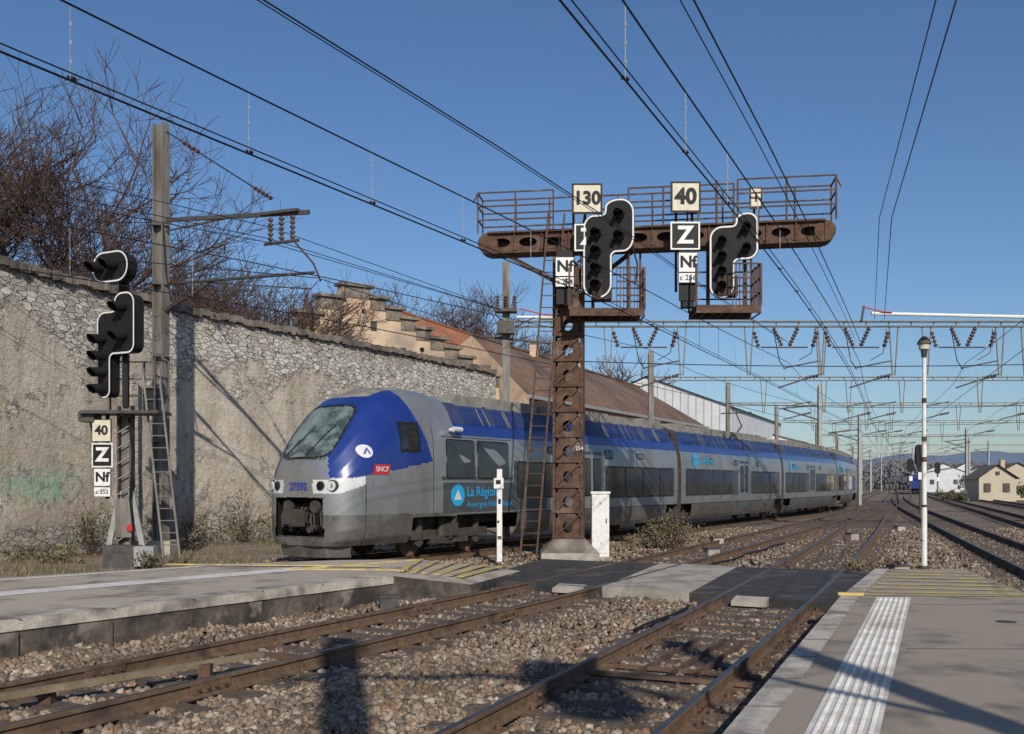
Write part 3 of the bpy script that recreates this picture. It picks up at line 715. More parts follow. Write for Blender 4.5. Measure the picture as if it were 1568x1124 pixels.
basket(1.45,3.35,24.75,25.6,6.3,7.95); basket(4.55,6.15,24.2,25.2,6.28,7.95)
for x in(2.1,3.0,5.0,5.9): gb.beam((x,yb(x)-.3,6.3),(x,yb(x)-.3,8.0),.08,.08,'rust')
for x in(2.4,5.6): gb.beam((x-.3,yb(x)-.35,7.2),(x+.3,yb(x)-.35,8.3),.06,.06,'rust')
for x in(2.3,5.4): gb.box((x,yb(x)-.55,6.85),(.5,.35,.5),'rust_dark')
for p,q in(((1.2,25.4,8.4),(1.25,25.3,6.5)),((4.1,24.9,8.4),(4.3,24.8,6.4)),((3.1,25.2,8.0),(3.15,25.0,7.0))): gb.path([p,Vector(p).lerp(Vector(q),.5)+Vector((.08,-.05,0)),q],.022,'black',5)
gb.obj('gantry_frame',gan)
def signal_head(mb,org,yaw,poly,sc,lamps,depth=.28,hood=.3,bw=.055):
    P=[(x*sc,z*sc) for x,z in fillet(poly)]
    mb.ext(P,org,yaw,0,.02,'black')
    ring_o=inset(P,bw*.25); ring_i=inset(P,bw*1.0); ex=(math.cos(yaw),math.sin(yaw)); nn=(-math.sin(yaw),math.cos(yaw)); n=len(P)
    def w(p,d): return (org[0]+p[0]*ex[0]+d*nn[0],org[1]+p[0]*ex[1]+d*nn[1],org[2]+p[1])
    mb.add([w(p,-.008) for p in ring_o]+[w(p,-.008) for p in ring_i],[(i,(i+1)%n,n+(i+1)%n,n+i) for i in range(n)],'signwhite')
    mb.ext(inset(P,.05),org,yaw,.02,depth,'black')
    for lx,lz,r in lamps:
        a=Vector(w((lx*sc,lz*sc),-.01)); b=a+Vector((-nn[0],-nn[1],0))*hood+Vector((0,0,-.06))
        m_=16; A_=[];B_=[];C_=[]
        for i in range(m_+1):
            t=math.radians(-60+300*i/m_); o_=Vector((ex[0],ex[1],0))*(r*math.cos(t))+Vector((0,0,r*math.sin(t)))
            A_.append(a+o_); k=.6+.4*max(0,math.sin(t)*.5+.5); B_.append(a.lerp(b,k)+o_); C_.append(a.lerp(b,k)+o_*.93)
        mb.add([tuple(p) for p in A_+B_+C_],[(i,i+1,m_+2+i,m_+1+i) for i in range(m_)]+[(m_+1+i,m_+2+i,2*m_+3+i,2*m_+2+i) for i in range(m_)],'black')
        c=a+Vector((-nn[0],-nn[1],0))*.02; mb.cyl(a,c,r*.8,'lens',n=14)
sg=MB()
signal_head(sg,(2.45,24.95,7.87),math.radians(-14),[(-38,52,20),(-6,52,4),(-4,74,20),(39,74,22),(39,-6,22),(6,-6,6),(6,-73,21),(-38,-73,21)],.0172,
  [(-17,-52,.13),(-17,-27,.13),(-17,-2,.13),(-17,24,.13),(17,50,.13),(17,18,.13)],hood=.38)
signal_head(sg,(5.54,24.5,7.61),math.radians(-14),[(-35,44,18),(2,44,4),(4,62,16),(36,62,16),(36,-8,16),(2,-8,6),(2,-63,18),(-35,-63,18)],.0170,
  [(-16,-44,.11),(-16,-22,.11),(-16,0,.11),(-16,22,.11),(19,40,.11),(19,10,.11)],hood=.38)
sg.obj('signal_heads',gan)
def plate(mb,c,w,h,bg,fg,t,ts,yaw=0,bw=.05,off=.01):
    x,y,z=c; P=[(-w/2,-h/2),(w/2,-h/2),(w/2,h/2),(-w/2,h/2)]
    mb.ext(P,c,yaw,0,.03,fg); Q=[(a*(1-2*bw/w),b*(1-2*bw/h)) for a,b in P]; mb.ext(Q,c,yaw,-.006,.001,bg)
    if t: mb.text(t,ts,c,yaw,fg,-.012,off)
sp=MB()
plate(sp,(1.92,25.05,9.18),.78,.78,'cream','rust_dark','',.5); sp.text('130',.46,(1.92,25.05,9.18),0,'black',-.02,.018)
plate(sp,(4.38,24.7,9.12),.76,.78,'cream','rust_dark','',.5); sp.text('40',.54,(4.38,24.7,9.12),0,'black',-.02,.022)
plate(sp,(4.36,24.65,8.13),.74,.70,'black','signwhite','Z',.60,off=.02,bw=.04)
plate(sp,(1.95,25.1,8.2),.7,.7,'black','signwhite','Z',.58,off=.02,bw=.04)
for cx,cy in((1.35,25.1),(4.42,24.6)):
    plate(sp,(cx,cy,7.45),.48,.50,'signwhite','black','Nf',.40,bw=.012,off=.014); plate(sp,(cx,cy,7.06),.48,.26,'signwhite','black','c 254' if cx<3 else 'c 256',.19,bw=.012,off=.002)
plate(sp,(6.2,24.9,9.15),.32,.55,'cream','rust','1',.3,bw=.04)
for x in(1.6,1.9,4.2,4.6): sp.beam((x,yb(x)-.32,6.8),(x,yb(x)-.32,9.5),.06,.06,'rust')
sp.beam((6.2,25.1,8.5),(6.2,25.1,9.4),.05,.05,'rust'); sp.beam((5.2,24.9,8.5),(5.2,24.9,9.6),.05,.05,'rust')
sp.box((1.35,25.2,7.2),(.42,.06,1.4),'black')
sp.box((4.42,24.7,7.2),(.42,.06,1.4),'black'); sp.box((4.45,24.85,6.6),(.3,.3,.5),'black')
sp.text('254',.14,(1.75,25.42,2.8),ay,'signwhite',-.03); 
sp.obj('gantry_signs',gan)

# ------------------------------------------------------------------ left signal
ls=empty('railway_signal'); lb=MB()
yw=math.radians(-26)
signal_head(lb,(-10.2,25.2,5.46),yw,[(-38,50,16),(-3,50,4),(-3,76,17),(38,76,17),(38,-14,14),(-10,-14,6),(-10,-77,12),(-38,-77,12)],.0178,
  [(-24,-62,.13),(-24,-38,.13),(-24,-14,.13),(-24,10,.13),(17,54,.13),(17,12,.13)],depth=.35,hood=.48)
signal_head(lb,(-10.3,25.1,7.45),yw,[(-36,23,22),(36,23,22),(36,-23,22),(-36,-23,22)],.0178,[(-18,0,.14),(10,2,.13)],depth=.35,hood=.48)
lb.cyl((-10.15,25.5,7.2),(-10.15,25.5,6.4),.09,'black')
for s_ in(-.16,.16): lb.beam((-10.05+s_,25.5,.2),(-10.05+s_,25.5,3.9),.05,.26,'steel_dark')
lb.beam((-10.05,25.55,.2),(-10.05,25.55,3.9),.26,.04,'steel_grey')
for i in range(9): lb.beam((-10.05-.16,25.36,.4+i*.4),(-10.05+.16,25.36,.6+i*.4),.05,.02,'steel_light')
lb.beam((-10.05,25.5,3.9),(-10.05,25.5,7.2),.14,.14,'black')
lb.slab([(-10.5,25.1),(-9.6,25.1),(-9.6,25.9),(-10.5,25.9)],-.27,.3,'steel_dark')
for s_ in(-1,1): lb.beam((-10.05+s_*.45,25.5,.2),(-10.05+s_*.14,25.5,1.7),.08,.14,'steel_light')
lb.box((-10.05,25.34,1.0),(.42,.04,1.0),'steel_grey'); lb.cyl((-9.85,25.3,.75),(-9.85,25.25,.75),.09,'red',n=12)
lb.box((-10.0,25.4,3.72),(2.0,1.0,.08),'steel_dark'); lb.box((-10.9,25.3,3.6),(.4,.5,.25),'steel_dark'); lb.box((-9.4,25.5,4.1),(.3,.3,.6),'black')
for x,y in((-9.1,24.95),(-9.1,25.85),(-9.7,25.85),(-10.6,25.85)): lb.beam((x,y,3.7),(x,y,5.1),.04,.04,'steel_dark')
for z in(4.2,4.65,5.1): lb.beam((-9.1,24.95,z),(-9.1,25.85,z),.03,.03,'steel_dark'); lb.beam((-9.1,25.85,z),(-10.9,25.85,z),.03,.03,'steel_dark')
ladder(lb,(-8.75,25.2,.0),(-9.35,25.3,5.0),.42,'steel_grey')
lb.path([(-9.9,25.3,3.6),(-9.75,25.2,2.6),(-9.85,25.25,1.5),(-9.7,25.2,.3)],.025,'black'); lb.path([(-10.9,25.3,3.5),(-10.8,25.3,3.0),(-10.3,25.3,2.6)],.02,'black')
lb.box((-9.3,24.9,.05),(.5,.35,.5),'steel_light')
y_=25.1
plate(lb,(-10.52,y_,3.25),.5,.58,'cream','black','40',.33,bw=.02,off=.012); plate(lb,(-10.5,y_,2.62),.54,.62,'black','signwhite','Z',.48,off=.02,bw=.035)
plate(lb,(-10.5,y_,2.05),.44,.46,'signwhite','black','Nf',.34,bw=.012,off=.012); plate(lb,(-10.5,y_,1.68),.44,.26,'signwhite','black','c 252',.15,bw=.012,off=.002)
lb.beam((-10.4,25.2,1.5),(-10.4,25.2,3.7),.08,.06,'black')
lb.obj('signal_assembly',ls)

# ------------------------------------------------------------------ catenary
def insul(mb,p,q,n=6,r=.07):
    p=Vector(p);q=Vector(q); mb.cyl(p,q,r*.4,'insul',n=6)
    for i in range(n): c=p.lerp(q,(i+.5)/n); d=(q-p)/n*.22; mb.cyl(c-d,c+d,r,'insul',n=8)
def hmast(mb,x,y,z0,z1,w,m,rz=0):
    ca,sa=math.cos(rz),math.sin(rz)
    for s_ in(-1,1): mb.box((x-s_*w*.5*sa,y+s_*w*.5*ca,(z0+z1)/2),(w*.9,.03,z1-z0),m,rz)
    mb.box((x,y,(z0+z1)/2),(.03,w-.04,z1-z0),m,rz)
cm=MB(); hmast(cm,-10.75,30,-.3,12.9,.36,'steel_grey',1.15)
cm.slab([(-11.2,29.5),(-10.3,29.5),(-10.3,30.5),(-11.2,30.5)],-.27,.15,'concrete')
cm.beam((-10.7,30,9.95),(-5.8,28,9.65),.09,.12,'steel_dark'); cm.beam((-10.7,30,9.6),(-8.2,29,9.8),.05,.05,'steel_dark')
cm.path([(-10.7,30,12.75),(-9.2,29.4,11.7),(-7.0,28.6,10.2)],.02,'wire'); insul(cm,(-7.6,28.8,10.6),(-7.0,28.6,10.2),5,.06); insul(cm,(-10.0,29.7,12.25),(-9.4,29.5,11.85),4,.06)
cm.box((-6.7,28.3,9.72),(1.3,.25,.08),'steel_dark',-.38)
for dx,dz in((0,0),(.35,0),(.7,0)): insul(cm,(-7.0+dx,28.4-dx*.4,9.6),(-7.0+dx,28.4-dx*.4,8.9),5,.08)
cm.cyl((-7.2,28.5,8.85),(-6.1,28,8.85),.05,'steel_dark')
cm.path([(-6.3,28.1,8.9),(-5.6,27.6,8.1),(-5.2,26.6,7.4)],.03,'insul')
cm.cyl((-10.7,30,8.0),(-5.5,27.2,7.75),.045,'steel_dark'); cm.cyl((-10.6,29.9,7.15),(-8.9,29.1,7.9),.04,'steel_dark'); insul(cm,(-10.5,29.9,7.2),(-9.9,29.6,7.5),5,.08); insul(cm,(-10.4,29.8,8.0),(-9.9,29.6,7.97),5,.08)
cm.cyl((-8.9,29.1,7.85),(-5.6,27.2,7.3),.02,'steel_dark')
for z in(9.8,8.0,5.8,3.2): cm.box((-10.75,30,z),(.5,.45,.10),'steel_dark',.35)
cm.path([(-10.6,29.75,9.8),(-10.5,29.7,8.3),(-10.3,29.6,7.4)],.02,'wire')
cm.obj('catenary_mast')

def portal(y,xl,xr,zb,keys,far=False,top=0,name='catenary_portal'):
    mb=MB(); hmast(mb,xl,y,-.3,zb+top,.34,'steel_grey'); hmast(mb,xr,y,-.3,zb+top,.34,'steel_grey')
    mb.box(((xl+xr)/2,y,zb),(xr-xl,.22,.045),'rust_pale'); mb.box(((xl+xr)/2,y,zb-.2),(xr-xl,.22,.045),'rust_pale')
    n=int((xr-xl)/.9)
    for i in range(n):
        a=xl+(xr-xl)*i/n;b=xl+(xr-xl)*(i+1)/n; mb.beam((a,y,zb),(a,y,zb-.2),.05,.03,'rust_pale')
    r=.045 if not far else .05
    for k in keys:
        x=x_at(k,y)
        for s_ in((-1,) if far else (-1,1)):
            xs=x+s_*1.5
            mb.beam((xs-.18,y,zb-.2),(xs-.05,y,zb-2.2),.04,.04,'rust_pale'); mb.beam((xs+.18,y,zb-.2),(xs+.05,y,zb-2.2),.04,.04,'rust_pale')
        if not far:
            for s_ in(-.5,.5): insul(mb,(x+s_,y,zb-.25),(x+s_*.3,y,zb-1.0),6,.09); insul(mb,(x+s_*2.6,y,zb-.4),(x+s_*2.2,y,zb-1.05),4,.09)
            mb.cyl((x-1.0,y,zb-1.05),(x+.9,y,zb-1.05),.03,'steel_dark')
            mb.path([(x-.5,y,zb-.3),(x-.25,y,zb-1.6),(x,y,6.55)],.02,'wire')
            mb.path([(x+1.2,y,zb-.3),(x+1.0,y-.2,zb-1.3),(x+.5,y-.2,6.9)],.015,'wire')
        insul(mb,(x+1.35,y,zb-2.2),(x+.8,y,zb-2.3),4,.07)
        mb.cyl((x+1.4,y,zb-2.15),(x-.3,y,5.8),r*.7,'steel_dark'); mb.cyl((x+1.4,y,6.9),(x-.1,y,6.6),r*.6,'steel_dark')
    return mb
mb=portal(40,-.24,31,8.5,['T','A','B','C','D'],top=2.4)
mb.cyl((.2,39.8,8.65),(4.0,39.8,8.62),.06,'signwhite'); mb.cyl((14.6,39.8,8.80),(20.8,39.8,8.66),.07,'signwhite')
mb.beam((14.2,39.8,8.5),(14.3,39.8,9.1),.08,.08,'steel_dark')
mb.path([(.3,39.8,9.0),(1.2,39.7,8.75),(2.0,39.7,8.7)],.025,'red',5); mb.path([(14.3,39.8,9.05),(15.0,39.7,8.85),(15.4,39.7,8.82)],.025,'red',5)
mb.box((-.24,39.8,8.9),(.9,.6,.12),'steel_dark'); 
for s_ in(-.35,0,.35): insul(mb,(-.24+s_,39.7,8.95),(-.24+s_,39.7,9.5),5,.08)
mb.box((-.24,39.7,8.2),(.7,.5,.5),'steel_dark'); mb.cyl((-1.2,40,7.9),(1.6,40,7.6),.04,'steel_dark')
mb.path([(-.9,39.6,9.4),(-.6,39.5,8.6),(.1,39.5,8.2),(.9,39.6,8.6)],.02,'wire')
mb.obj('catenary_portal')
for (y,xl,xr,zb,keys) in ((60,8.5,44,8.4,['T','A','B','C','D','E']),(78,17.2,54,8.3,['T','A','B','C','D','E']),(100,27,66,8.3,['T','B','C','D']),(135,42,88,8.6,['T','B','C','D']),(175,58,104,8.8,['T','B','D']),(230,80,140,9,['T','B'])):
    portal(y,xl,xr,zb,keys,far=True,top=1.6).obj('catenary_portal')
for (x,y,h) in ((33,93,8.5),(22,70,9),(57,92,9),(62,110,10),(58,125,9),(50,150,9),(70,150,9),(66,185,10),(90,185,10),(36.5,60,9.6),(90,220,10),(47,170,9),(75,205,9),(98,260,10),(110,300,10)):
    mb=MB(); hmast(mb,x,y,-.3,h,.3,'steel_light'); mb.cyl((x,y,h-1.5),(x-3,y-.3,h-1.8),.05,'steel_dark'); mb.cyl((x,y,h-2.6),(x-2.6,y,h-1.8),.05,'steel_dark'); mb.obj('catenary_mast')
for (x,y) in ((42.3,104),(53,122),(27.5,66)):
    mb=MB(); mb.cyl((x,y,-.2),(x,y,3.6),.09,'steel_dark'); mb.ext([(p[0]*.014,p[1]*.014) for p in fillet([(-22,50,18),(22,50,18),(22,-50,18),(-22,-50,18)])],(x,y-.1,3.8),0,0,.25,'black'); mb.box((x,y-.1,2.4),(.35,.05,.5),'signwhite'); mb.obj('railway_signal')

ow=MB()
SUP=[-14,40,60,78,100,135,175,230]
def mz(y,zc,sag=.95):
    for a,b in zip(SUP[:-1],SUP[1:]):
        if a<=y<=b: t=(2*(y-a)/(b-a)-1); return zc+sag*.72+ .55*t*t
    return zc+1.2
for k,zc,zm in(('A',5.6,None),('B',5.6,None),('C',5.6,None),('D',5.6,None),('T',5.9,None)):
    ys=[-13]+list(np.arange(-8,41,3))+list(np.arange(45,230,9)); ys=[y for y in ys if TR[k][0][1]<=y<=TR[k][-1][1]]
    if k=='T': ys=[y for y in ys if y>4]
    st=lambda y:(.18*math.sin(y*.06))
    c=[(x_at(k,y)+st(y),y,zc) for y in ys]; m_=[(x_at(k,y)+st(y),y,mz(y,zc)+(.25 if k=='T' else 0)) for y in ys]
    ow.path(c,.012,'wire'); ow.path(m_,.012,'wire')
    if k in'AB': ow.path([(p[0]+.05,p[1],p[2]+.05) for p in c],.008,'wire')
    for y in list(np.arange(3.0,40,2.0))+list(np.arange(42,80,4)):
        if k=='T' and y<6: continue
        x=x_at(k,y)+st(y); ow.cyl((x,y,zc),(x,y,mz(y,zc)+(.25 if k=='T' else 0)),.006,'wire_far',n=3,cap=False)
        if y<26:
            ow.cyl((x-.03,y,zc+.03),(x+.03,y+.05,zc+.03),.02,'wire',n=5)
            for q in(.25,.5,.75): zq=zc+(mz(y,zc)-zc)*q; ow.cyl((x,y,zq-.02),(x,y,zq+.02),.011,'wire_far',n=4)
for k,z in(('A',7.5),('B',7.55)):
    ow.path([(x_at(k,y)+.12,y,z+.25*((y-18)/22)**2-.1) for y in np.arange(-4,41,4)],.013,'wire')
    ow.path([(x_at(k,y)-.08,y,z+.25*((y-18)/22)**2-.02) for y in np.arange(-4,41,4)],.009,'wire')
ow.path([(3.6,4,7.2),(5.2,12,7.85),(9,24,8.4),(14.8,40,8.6)],.009,'wire'); ow.path([(4.0,4,7.2),(5.45,12,7.85),(9.3,24,8.4),(15.2,40,8.6)],.011,'wire')
for dz,dx in((0,0),(.22,.2),(.9,-.6)):
    ow.path([(-24+dx,12,9.6+dz),(-14.5+dx,22,9.0+dz),(-7,28.3,8.85+dz*.5),(-.3,39.8,8.9)],.012,'wire')
ow.path([(-18,18,7.9),(-10.5,24.5,7.55),(-5.4,27.2,7.6),(0,39.8,7.7)],.012,'wire')
for i in range(9):
    t=i/8; ow.cyl((-14.5+7.5*t,22+6.3*t,9.0-.15*t),(-14.5+7.5*t,22+6.3*t,9.22-.15*t),.008,'wire',n=4)
ow.obj('overhead_wires')
cs=MB()
for y,z in((39.4,6.6),(59.6,6.5),(77.6,6.5),(99.6,6.6)):
    xa=x_at('T',y)-3.5; xb=x_at('D',y)+4; pts=[(xa+(xb-xa)*i/12,y,z+.25*((i-6)/6)**2) for i in range(13)]; cs.path(pts,.018,'wire')
cs.obj('steady_span_wires')

# ------------------------------------------------------------------ lamp, cabinet, marker post
lp=MB(); x,y=7.7,18.3
zs=[.3,1.4,1.5,2.6,2.75,4.3]; 
for i in range(5): lp.cyl((x,y,zs[i]),(x,y,zs[i+1]),.052-.004*i,'white',n=10)
for z in(.9,1.45,2.3,2.68,3.4): lp.cyl((x,y,z),(x,y,z+.05+.04*(z>2)),.0535-.003*z,'rust',n=10)
lp.cyl((x,y,.3),(x,y,.36),.11,'rust',n=12); lp.cyl((x,y,4.25),(x,y,4.42),.05,'steel_dark',.07)
lp.cyl((x,y,4.40),(x,y,4.50),.09,'cream',.10,n=16); lp.cyl((x,y,4.50),(x,y,4.56),.13,'steel_dark',.11,n=16); lp.cyl((x,y,4.56),(x,y,4.64),.11,'black',.04,n=16)
lp.obj('platform_lamp')
cb=MB(); cb.box((2.35,26.2,.75),(.46,.4,1.75),'white'); cb.box((2.35,26.2,1.65),(.52,.46,.06),'signwhite'); cb.box((2.33,25.992,.8),(.40,.012,1.5),'white'); cb.box((2.5,25.98,.9),(.03,.02,.12),'steel_dark'); cb.box((2.35,26.2,-.15),(.55,.5,.2),'concrete'); cb.obj('electrical_cabinet')
mp=MB(); mx,my=-.31,24.4
mp.box((mx,my,1.1),(.13,.10,2.3),'white'); mp.box((mx-.02,my-.04,1.9),(.24,.1,.26),'white'); mp.box((mx,my-.055,1.45),(.07,.01,.12),'black'); mp.box((mx-.03,my-.06,.95),(.05,.03,.05),'rust'); mp.box((mx,my-.056,.55),(.10,.01,.08),'rust'); mp.cyl((mx,my,2.2),(mx,my,2.3),.04,'rust')
mp.box((mx-.03,my-.095,1.93),(.12,.012,.1),'black')
mp.obj('marker_post')

lv=MB()
def rp(k,y,v,z):
    P=TS[k]; i=int(np.argmin(abs(P[:,1]-y))); n=frames(P)[1][i]; return (P[i][0]+n[0]*v,P[i][1]+n[1]*v,z)
lv.beam(rp('A',8.5,-.35,-.02),rp('A',11.0,.3,.0),.07,.06,'rust_pale'); lv.beam(rp('A',11.0,.3,0),rp('A',11.2,.75,-.05),.06,.05,'rust')
lv.beam(rp('A',8.5,-.35,-.02),rp('A',8.2,.2,-.12),.1,.06,'rust_pale'); lv.box(rp('A',9.0,-.3,-.1),(.12,.12,.2),'rust'); lv.box(rp('A',10.5,.2,-.1),(.12,.12,.2),'rust')
lv.obj('contact_ramp')
lv=MB()
for v in(-.25,.1,.35): lv.beam(rp('B',10.2,v,-.13),rp('B',12.8,v+.05,-.13),.04,.05,'rust')
lv.beam(rp('B',10.3,-.9,-.12),rp('B',10.3,1.0,-.12),.08,.04,'railside'); lv.beam(rp('B',10.7,-.9,-.13),rp('B',10.7,1.0,-.13),.05,.04,'railside'); lv.obj('switch_rods')
for (x,y,a) in((5.6,27.5,.3),(-2.0,15.9,.2),(6.9,33,.2),(16.6,42,.3),(12.5,36,.4),(8.6,21.8,.2)):
    lv=MB(); s_=.8 if y<20 else 1; lv.box((x,y,-.08),(.36*s_,.3*s_,.26),'concrete' if y>20 else 'steel_dark',a); lv.box((x,y,.07),(.40*s_,.34*s_,.03),'steel_dark',a); lv.obj('trackside_box')
lv=MB(); lv.path([rp('B',y,-1.1-.05*math.sin(y*2),-.11) for y in np.arange(13,15.8,.3)],.02,'black',6); lv.path([rp('A',y,1.15+.06*math.sin(y*1.7),-.12) for y in np.arange(24.5,34,.4)],.025,'black',6); lv.obj('track_cable')
lv=MB()
for k,y in(('A',9.9),('A',15.2),('B',9.0),('B',13.6),('B',24.5)):
    for s_ in(-.755,.755):
        a=rp(k,y-.25,s_,-.085); b=rp(k,y+.25,s_,-.085); lv.beam(a,b,.075,.09,'railside')
        for q in(.15,.4,.6,.85): p=Vector(a).lerp(Vector(b),q); lv.cyl(p-Vector((.06,-.03,0)),p+Vector((.06,-.03,0)),.018,'rust',n=6)
lv.obj('rail_joint_bars')

# ------------------------------------------------------------------ stone wall
wl=MB(); wp=[(-22.5,8),(-14.3,27.7),(-11.5,35.6),(-6.4,44.6),(-.9,54.3)]
hgt=[8.15,8.0,8.0,8.0,7.95]
fine=[];
for i in range(len(wp)-1):
    for j in range(16): fine.append((*lerp2(wp[i],wp[i+1],j/16),hgt[i]+(hgt[i+1]-hgt[i])*j/16))
fine.append((*wp[-1],hgt[-1]))
vs=[]
for x,y,h in fine:
    hh=h+random.uniform(-.06,.06); vs+=[(x,y,-.4),(x,y,hh),(x-.6,y+.25,hh),(x-.6,y+.25,-.4)]
n=len(fine)
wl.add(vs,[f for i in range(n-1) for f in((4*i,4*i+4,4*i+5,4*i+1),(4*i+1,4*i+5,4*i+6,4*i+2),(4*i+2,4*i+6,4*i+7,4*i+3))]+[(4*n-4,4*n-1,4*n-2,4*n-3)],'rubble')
for i in range(n-1):
    x,y,h=fine[i];x2,y2,h2=fine[i+1]; k=3
    for j in range(k):
        a=lerp2((x,y),(x2,y2),j/k); b=lerp2((x,y),(x2,y2),(j+.97)/k); dz=random.uniform(-.05,.05); o_=random.uniform(-.05,.05)
        wl.beam((a[0]-.25+o_,a[1]+.1,h+.12+dz),(b[0]-.25+o_,b[1]+.1,h+.12+dz+random.uniform(-.03,.03)),.85,.24,'stone_dark')
for i in range(16):
    wl.box((-12.62,32.2,-.2+i*.37),(.30+.06*random.random(),.55,.35),'rubble',1.2)
wl.obj('stone_wall')

# ------------------------------------------------------------------ stepped gable house
hs=empty('stepped_gable_house'); hb=MB()
A=Vector((-12.1,50,0)); Bp=Vector((-.75,58,0)); dirg=(Bp-A).normalized(); Lg=(Bp-A).length; nrm=Vector((-dirg.y,dirg.x,0))
ap=3.7; zA,zP,zB=9.2,12.1,7.9
nL,nR=3,9
poly=[(0,0)]
for i in range(nL): 
    z=zA+(zP-zA)*(i+.6)/nL; poly+=[(ap*i/nL,z),(ap*(i+1)/nL-.001,z)]
poly+=[(ap+.001,zP+.35),(ap+1.7,zP+.35)]
for i in range(nR):
    z=zP+(zB-zP)*(i+.4)/nR; a=ap+1.7+(Lg-ap-1.7)*i/nR; b=ap+1.7+(Lg-ap-1.7)*(i+1)/nR; poly+=[(a+.001,z),(b,z)]
poly+=[(Lg,0)]
yawg=math.atan2(dirg.y,dirg.x)
hb.ext(poly,tuple(A),yawg,0,.5,'plaster_ochre')
for i in range(1,len(poly)-2):
    a,b=poly[i],poly[i+1]
    if abs(a[1]-b[1])<1e-6:
        p=A+dirg*(a[0]-.12)+nrm*.25+Vector((0,0,a[1]+.09)); q=A+dirg*(b[0]+.2)+nrm*.25+Vector((0,0,a[1]+.09)); hb.beam(p,q,.9,.16,'stone_dark')
        p2=A+dirg*(a[0])+Vector((0,0,a[1]-.3)); hb.beam(p2-nrm*.02,A+dirg*b[0]-nrm*.02+Vector((0,0,a[1]-.3)),.06,.6,'stone_dark')
for s_,z in((2.0,10.2),(5.0,11.2),(8.6,9.4),(11.6,8.4)): hb.cyl(A+dirg*s_-nrm*.08+Vector((0,0,z)),A+dirg*s_+Vector((0,0,z)),.13,'black',n=8)
for s_,z0,z1 in((6.3,8.2,9.4),(7.4,8.2,9.4),(5.6,10.2,10.7)):
    c=A+dirg*s_-nrm*.03; hb.beam(c+Vector((0,0,z0)),c+Vector((0,0,z1)),.35,.05,'steel_dark',up=(nrm.x,nrm.y,0))
hb.obj('gable_wall',hs)
rf=MB(); back=nrm*26+dirg*3
def rq(mb,s0,z0,s1,z1,m,off=.5,b=back):
    p=A+dirg*s0+nrm*off+Vector((0,0,z0)); q=A+dirg*s1+nrm*off+Vector((0,0,z1)); mb.add([tuple(p),tuple(q),tuple(q+b),tuple(p+b)],[(0,1,2,3)],m)
rq(rf,0,zA-.2,ap+.7,zP-.3,'tile_red'); rq(rf,ap+.7,zP-.3,Lg,zB-.4,'tile_red')
rq(rf,Lg,zB-.4,Lg,0,'plaster_ochre')
rf.obj('tiled_roof',hs)
def tiled_hall(name,r0,r1,e0,e1,f0,f1,mt,mw,me,nseg=60):
    gs=empty(name); gm=MB(); r0,r1,e0,e1,f0,f1=map(Vector,(r0,r1,e0,e1,f0,f1))
    gm.add([tuple(r0),tuple(e0),tuple(e1),tuple(r1)],[(0,1,2,3)],mt); gm.add([tuple(r0),tuple(r1),tuple(f1),tuple(f0)],[(0,1,2,3)],mt)
    for i in range(nseg):
        t=(i+.5)/nseg; gm.beam(r0.lerp(r1,t)+Vector((0,0,.03)),e0.lerp(e1,t)+Vector((0,0,.03)),.10,.05,mt)
    gm.beam(r0+Vector((0,0,.06)),r1+Vector((0,0,.06)),.3,.12,mt); gm.beam(e0,e1,.25,.2,'steel_light')
    gm.add([(e0.x-.3,e0.y+.2,0),(e1.x-.3,e1.y+.2,0),(e1.x-.3,e1.y+.2,e1.z-.05),(e0.x-.3,e0.y+.2,e0.z-.05)],[(0,1,2,3)],mw)
    gm.add([tuple(e0),tuple(r0),tuple(f0),(f0.x,f0.y,0),(e0.x,e0.y,0)],[(0,1,2,3,4)],mw)
    gm.add([tuple(e1),tuple(r1),tuple(f1),(f1.x,f1.y,0),(e1.x,e1.y,0)],[(0,1,2,3,4)],me)
    gm.obj('shed_shell',gs); return gs,r0,r1,e0,e1
tiled_hall('tiled_roof_house',(-8.3,64,13.4),(-1.3,80,13.3),(-4.6,60.5,9.2),(2.2,76.5,9.2),(-13,68,9.2),(-6,84,9.2),'tile_red','plaster_ochre','plaster_ochre')
gs,r0,r1,e0,e1=tiled_hall('goods_shed',(-2.5,61,11.1),(12.0,93,11.0),(1.0,57.5,7.0),(18.0,90,7.0),(-9,66,7.0),(6,97,7.0),'tile_brown','plaster_ochre','shed_white')
sk=MB()
for t in(.25,.5): c=r0.lerp(r1,t)+Vector((.4,-.3,0)); sk.box((c.x,c.y,c.z+.1),(.6,.6,.9),'plaster_ochre'); sk.box((c.x,c.y,c.z+.6),(.75,.75,.1),'stone_dark')
for t in(.15,.3,.55): c=r0.lerp(e0,.45)+(r1-r0)*t+Vector((0,-.05,.12)); sk.beam(c,c+(e0-r0)*.12,1.0,.06,'glass')
sk.obj('rooflights_chimneys',gs)
wh=MB()
def gabled(mb,x,y,w,l,he,hr,rz,mw,mr,ov=.3):
    ca,sa=math.cos(rz),math.sin(rz)
    def T(a,b,z): return (x+a*ca-b*sa,y+a*sa+b*ca,z)
    v=[T(-w/2,0,-.3),T(w/2,0,-.3),T(w/2,l,-.3),T(-w/2,l,-.3),T(-w/2,0,he),T(w/2,0,he),T(w/2,l,he),T(-w/2,l,he),T(0,0,hr),T(0,l,hr)]
    mb.add(v,[(0,1,5,8,4),(2,3,7,9,6),(1,2,6,5),(3,0,4,7)],mw)
    v=[T(-w/2-ov,-ov,he-.1),T(0,-ov,hr+.1),T(0,l+ov,hr+.1),T(-w/2-ov,l+ov,he-.1),T(w/2+ov,-ov,he-.1),T(w/2+ov,l+ov,he-.1)]
    mb.add(v,[(0,1,2,3),(1,4,5,2)],mr)
gabled(wh,13.2,96,16.5,30,9.2,12.3,-.42,'shed_white','roof_dark')
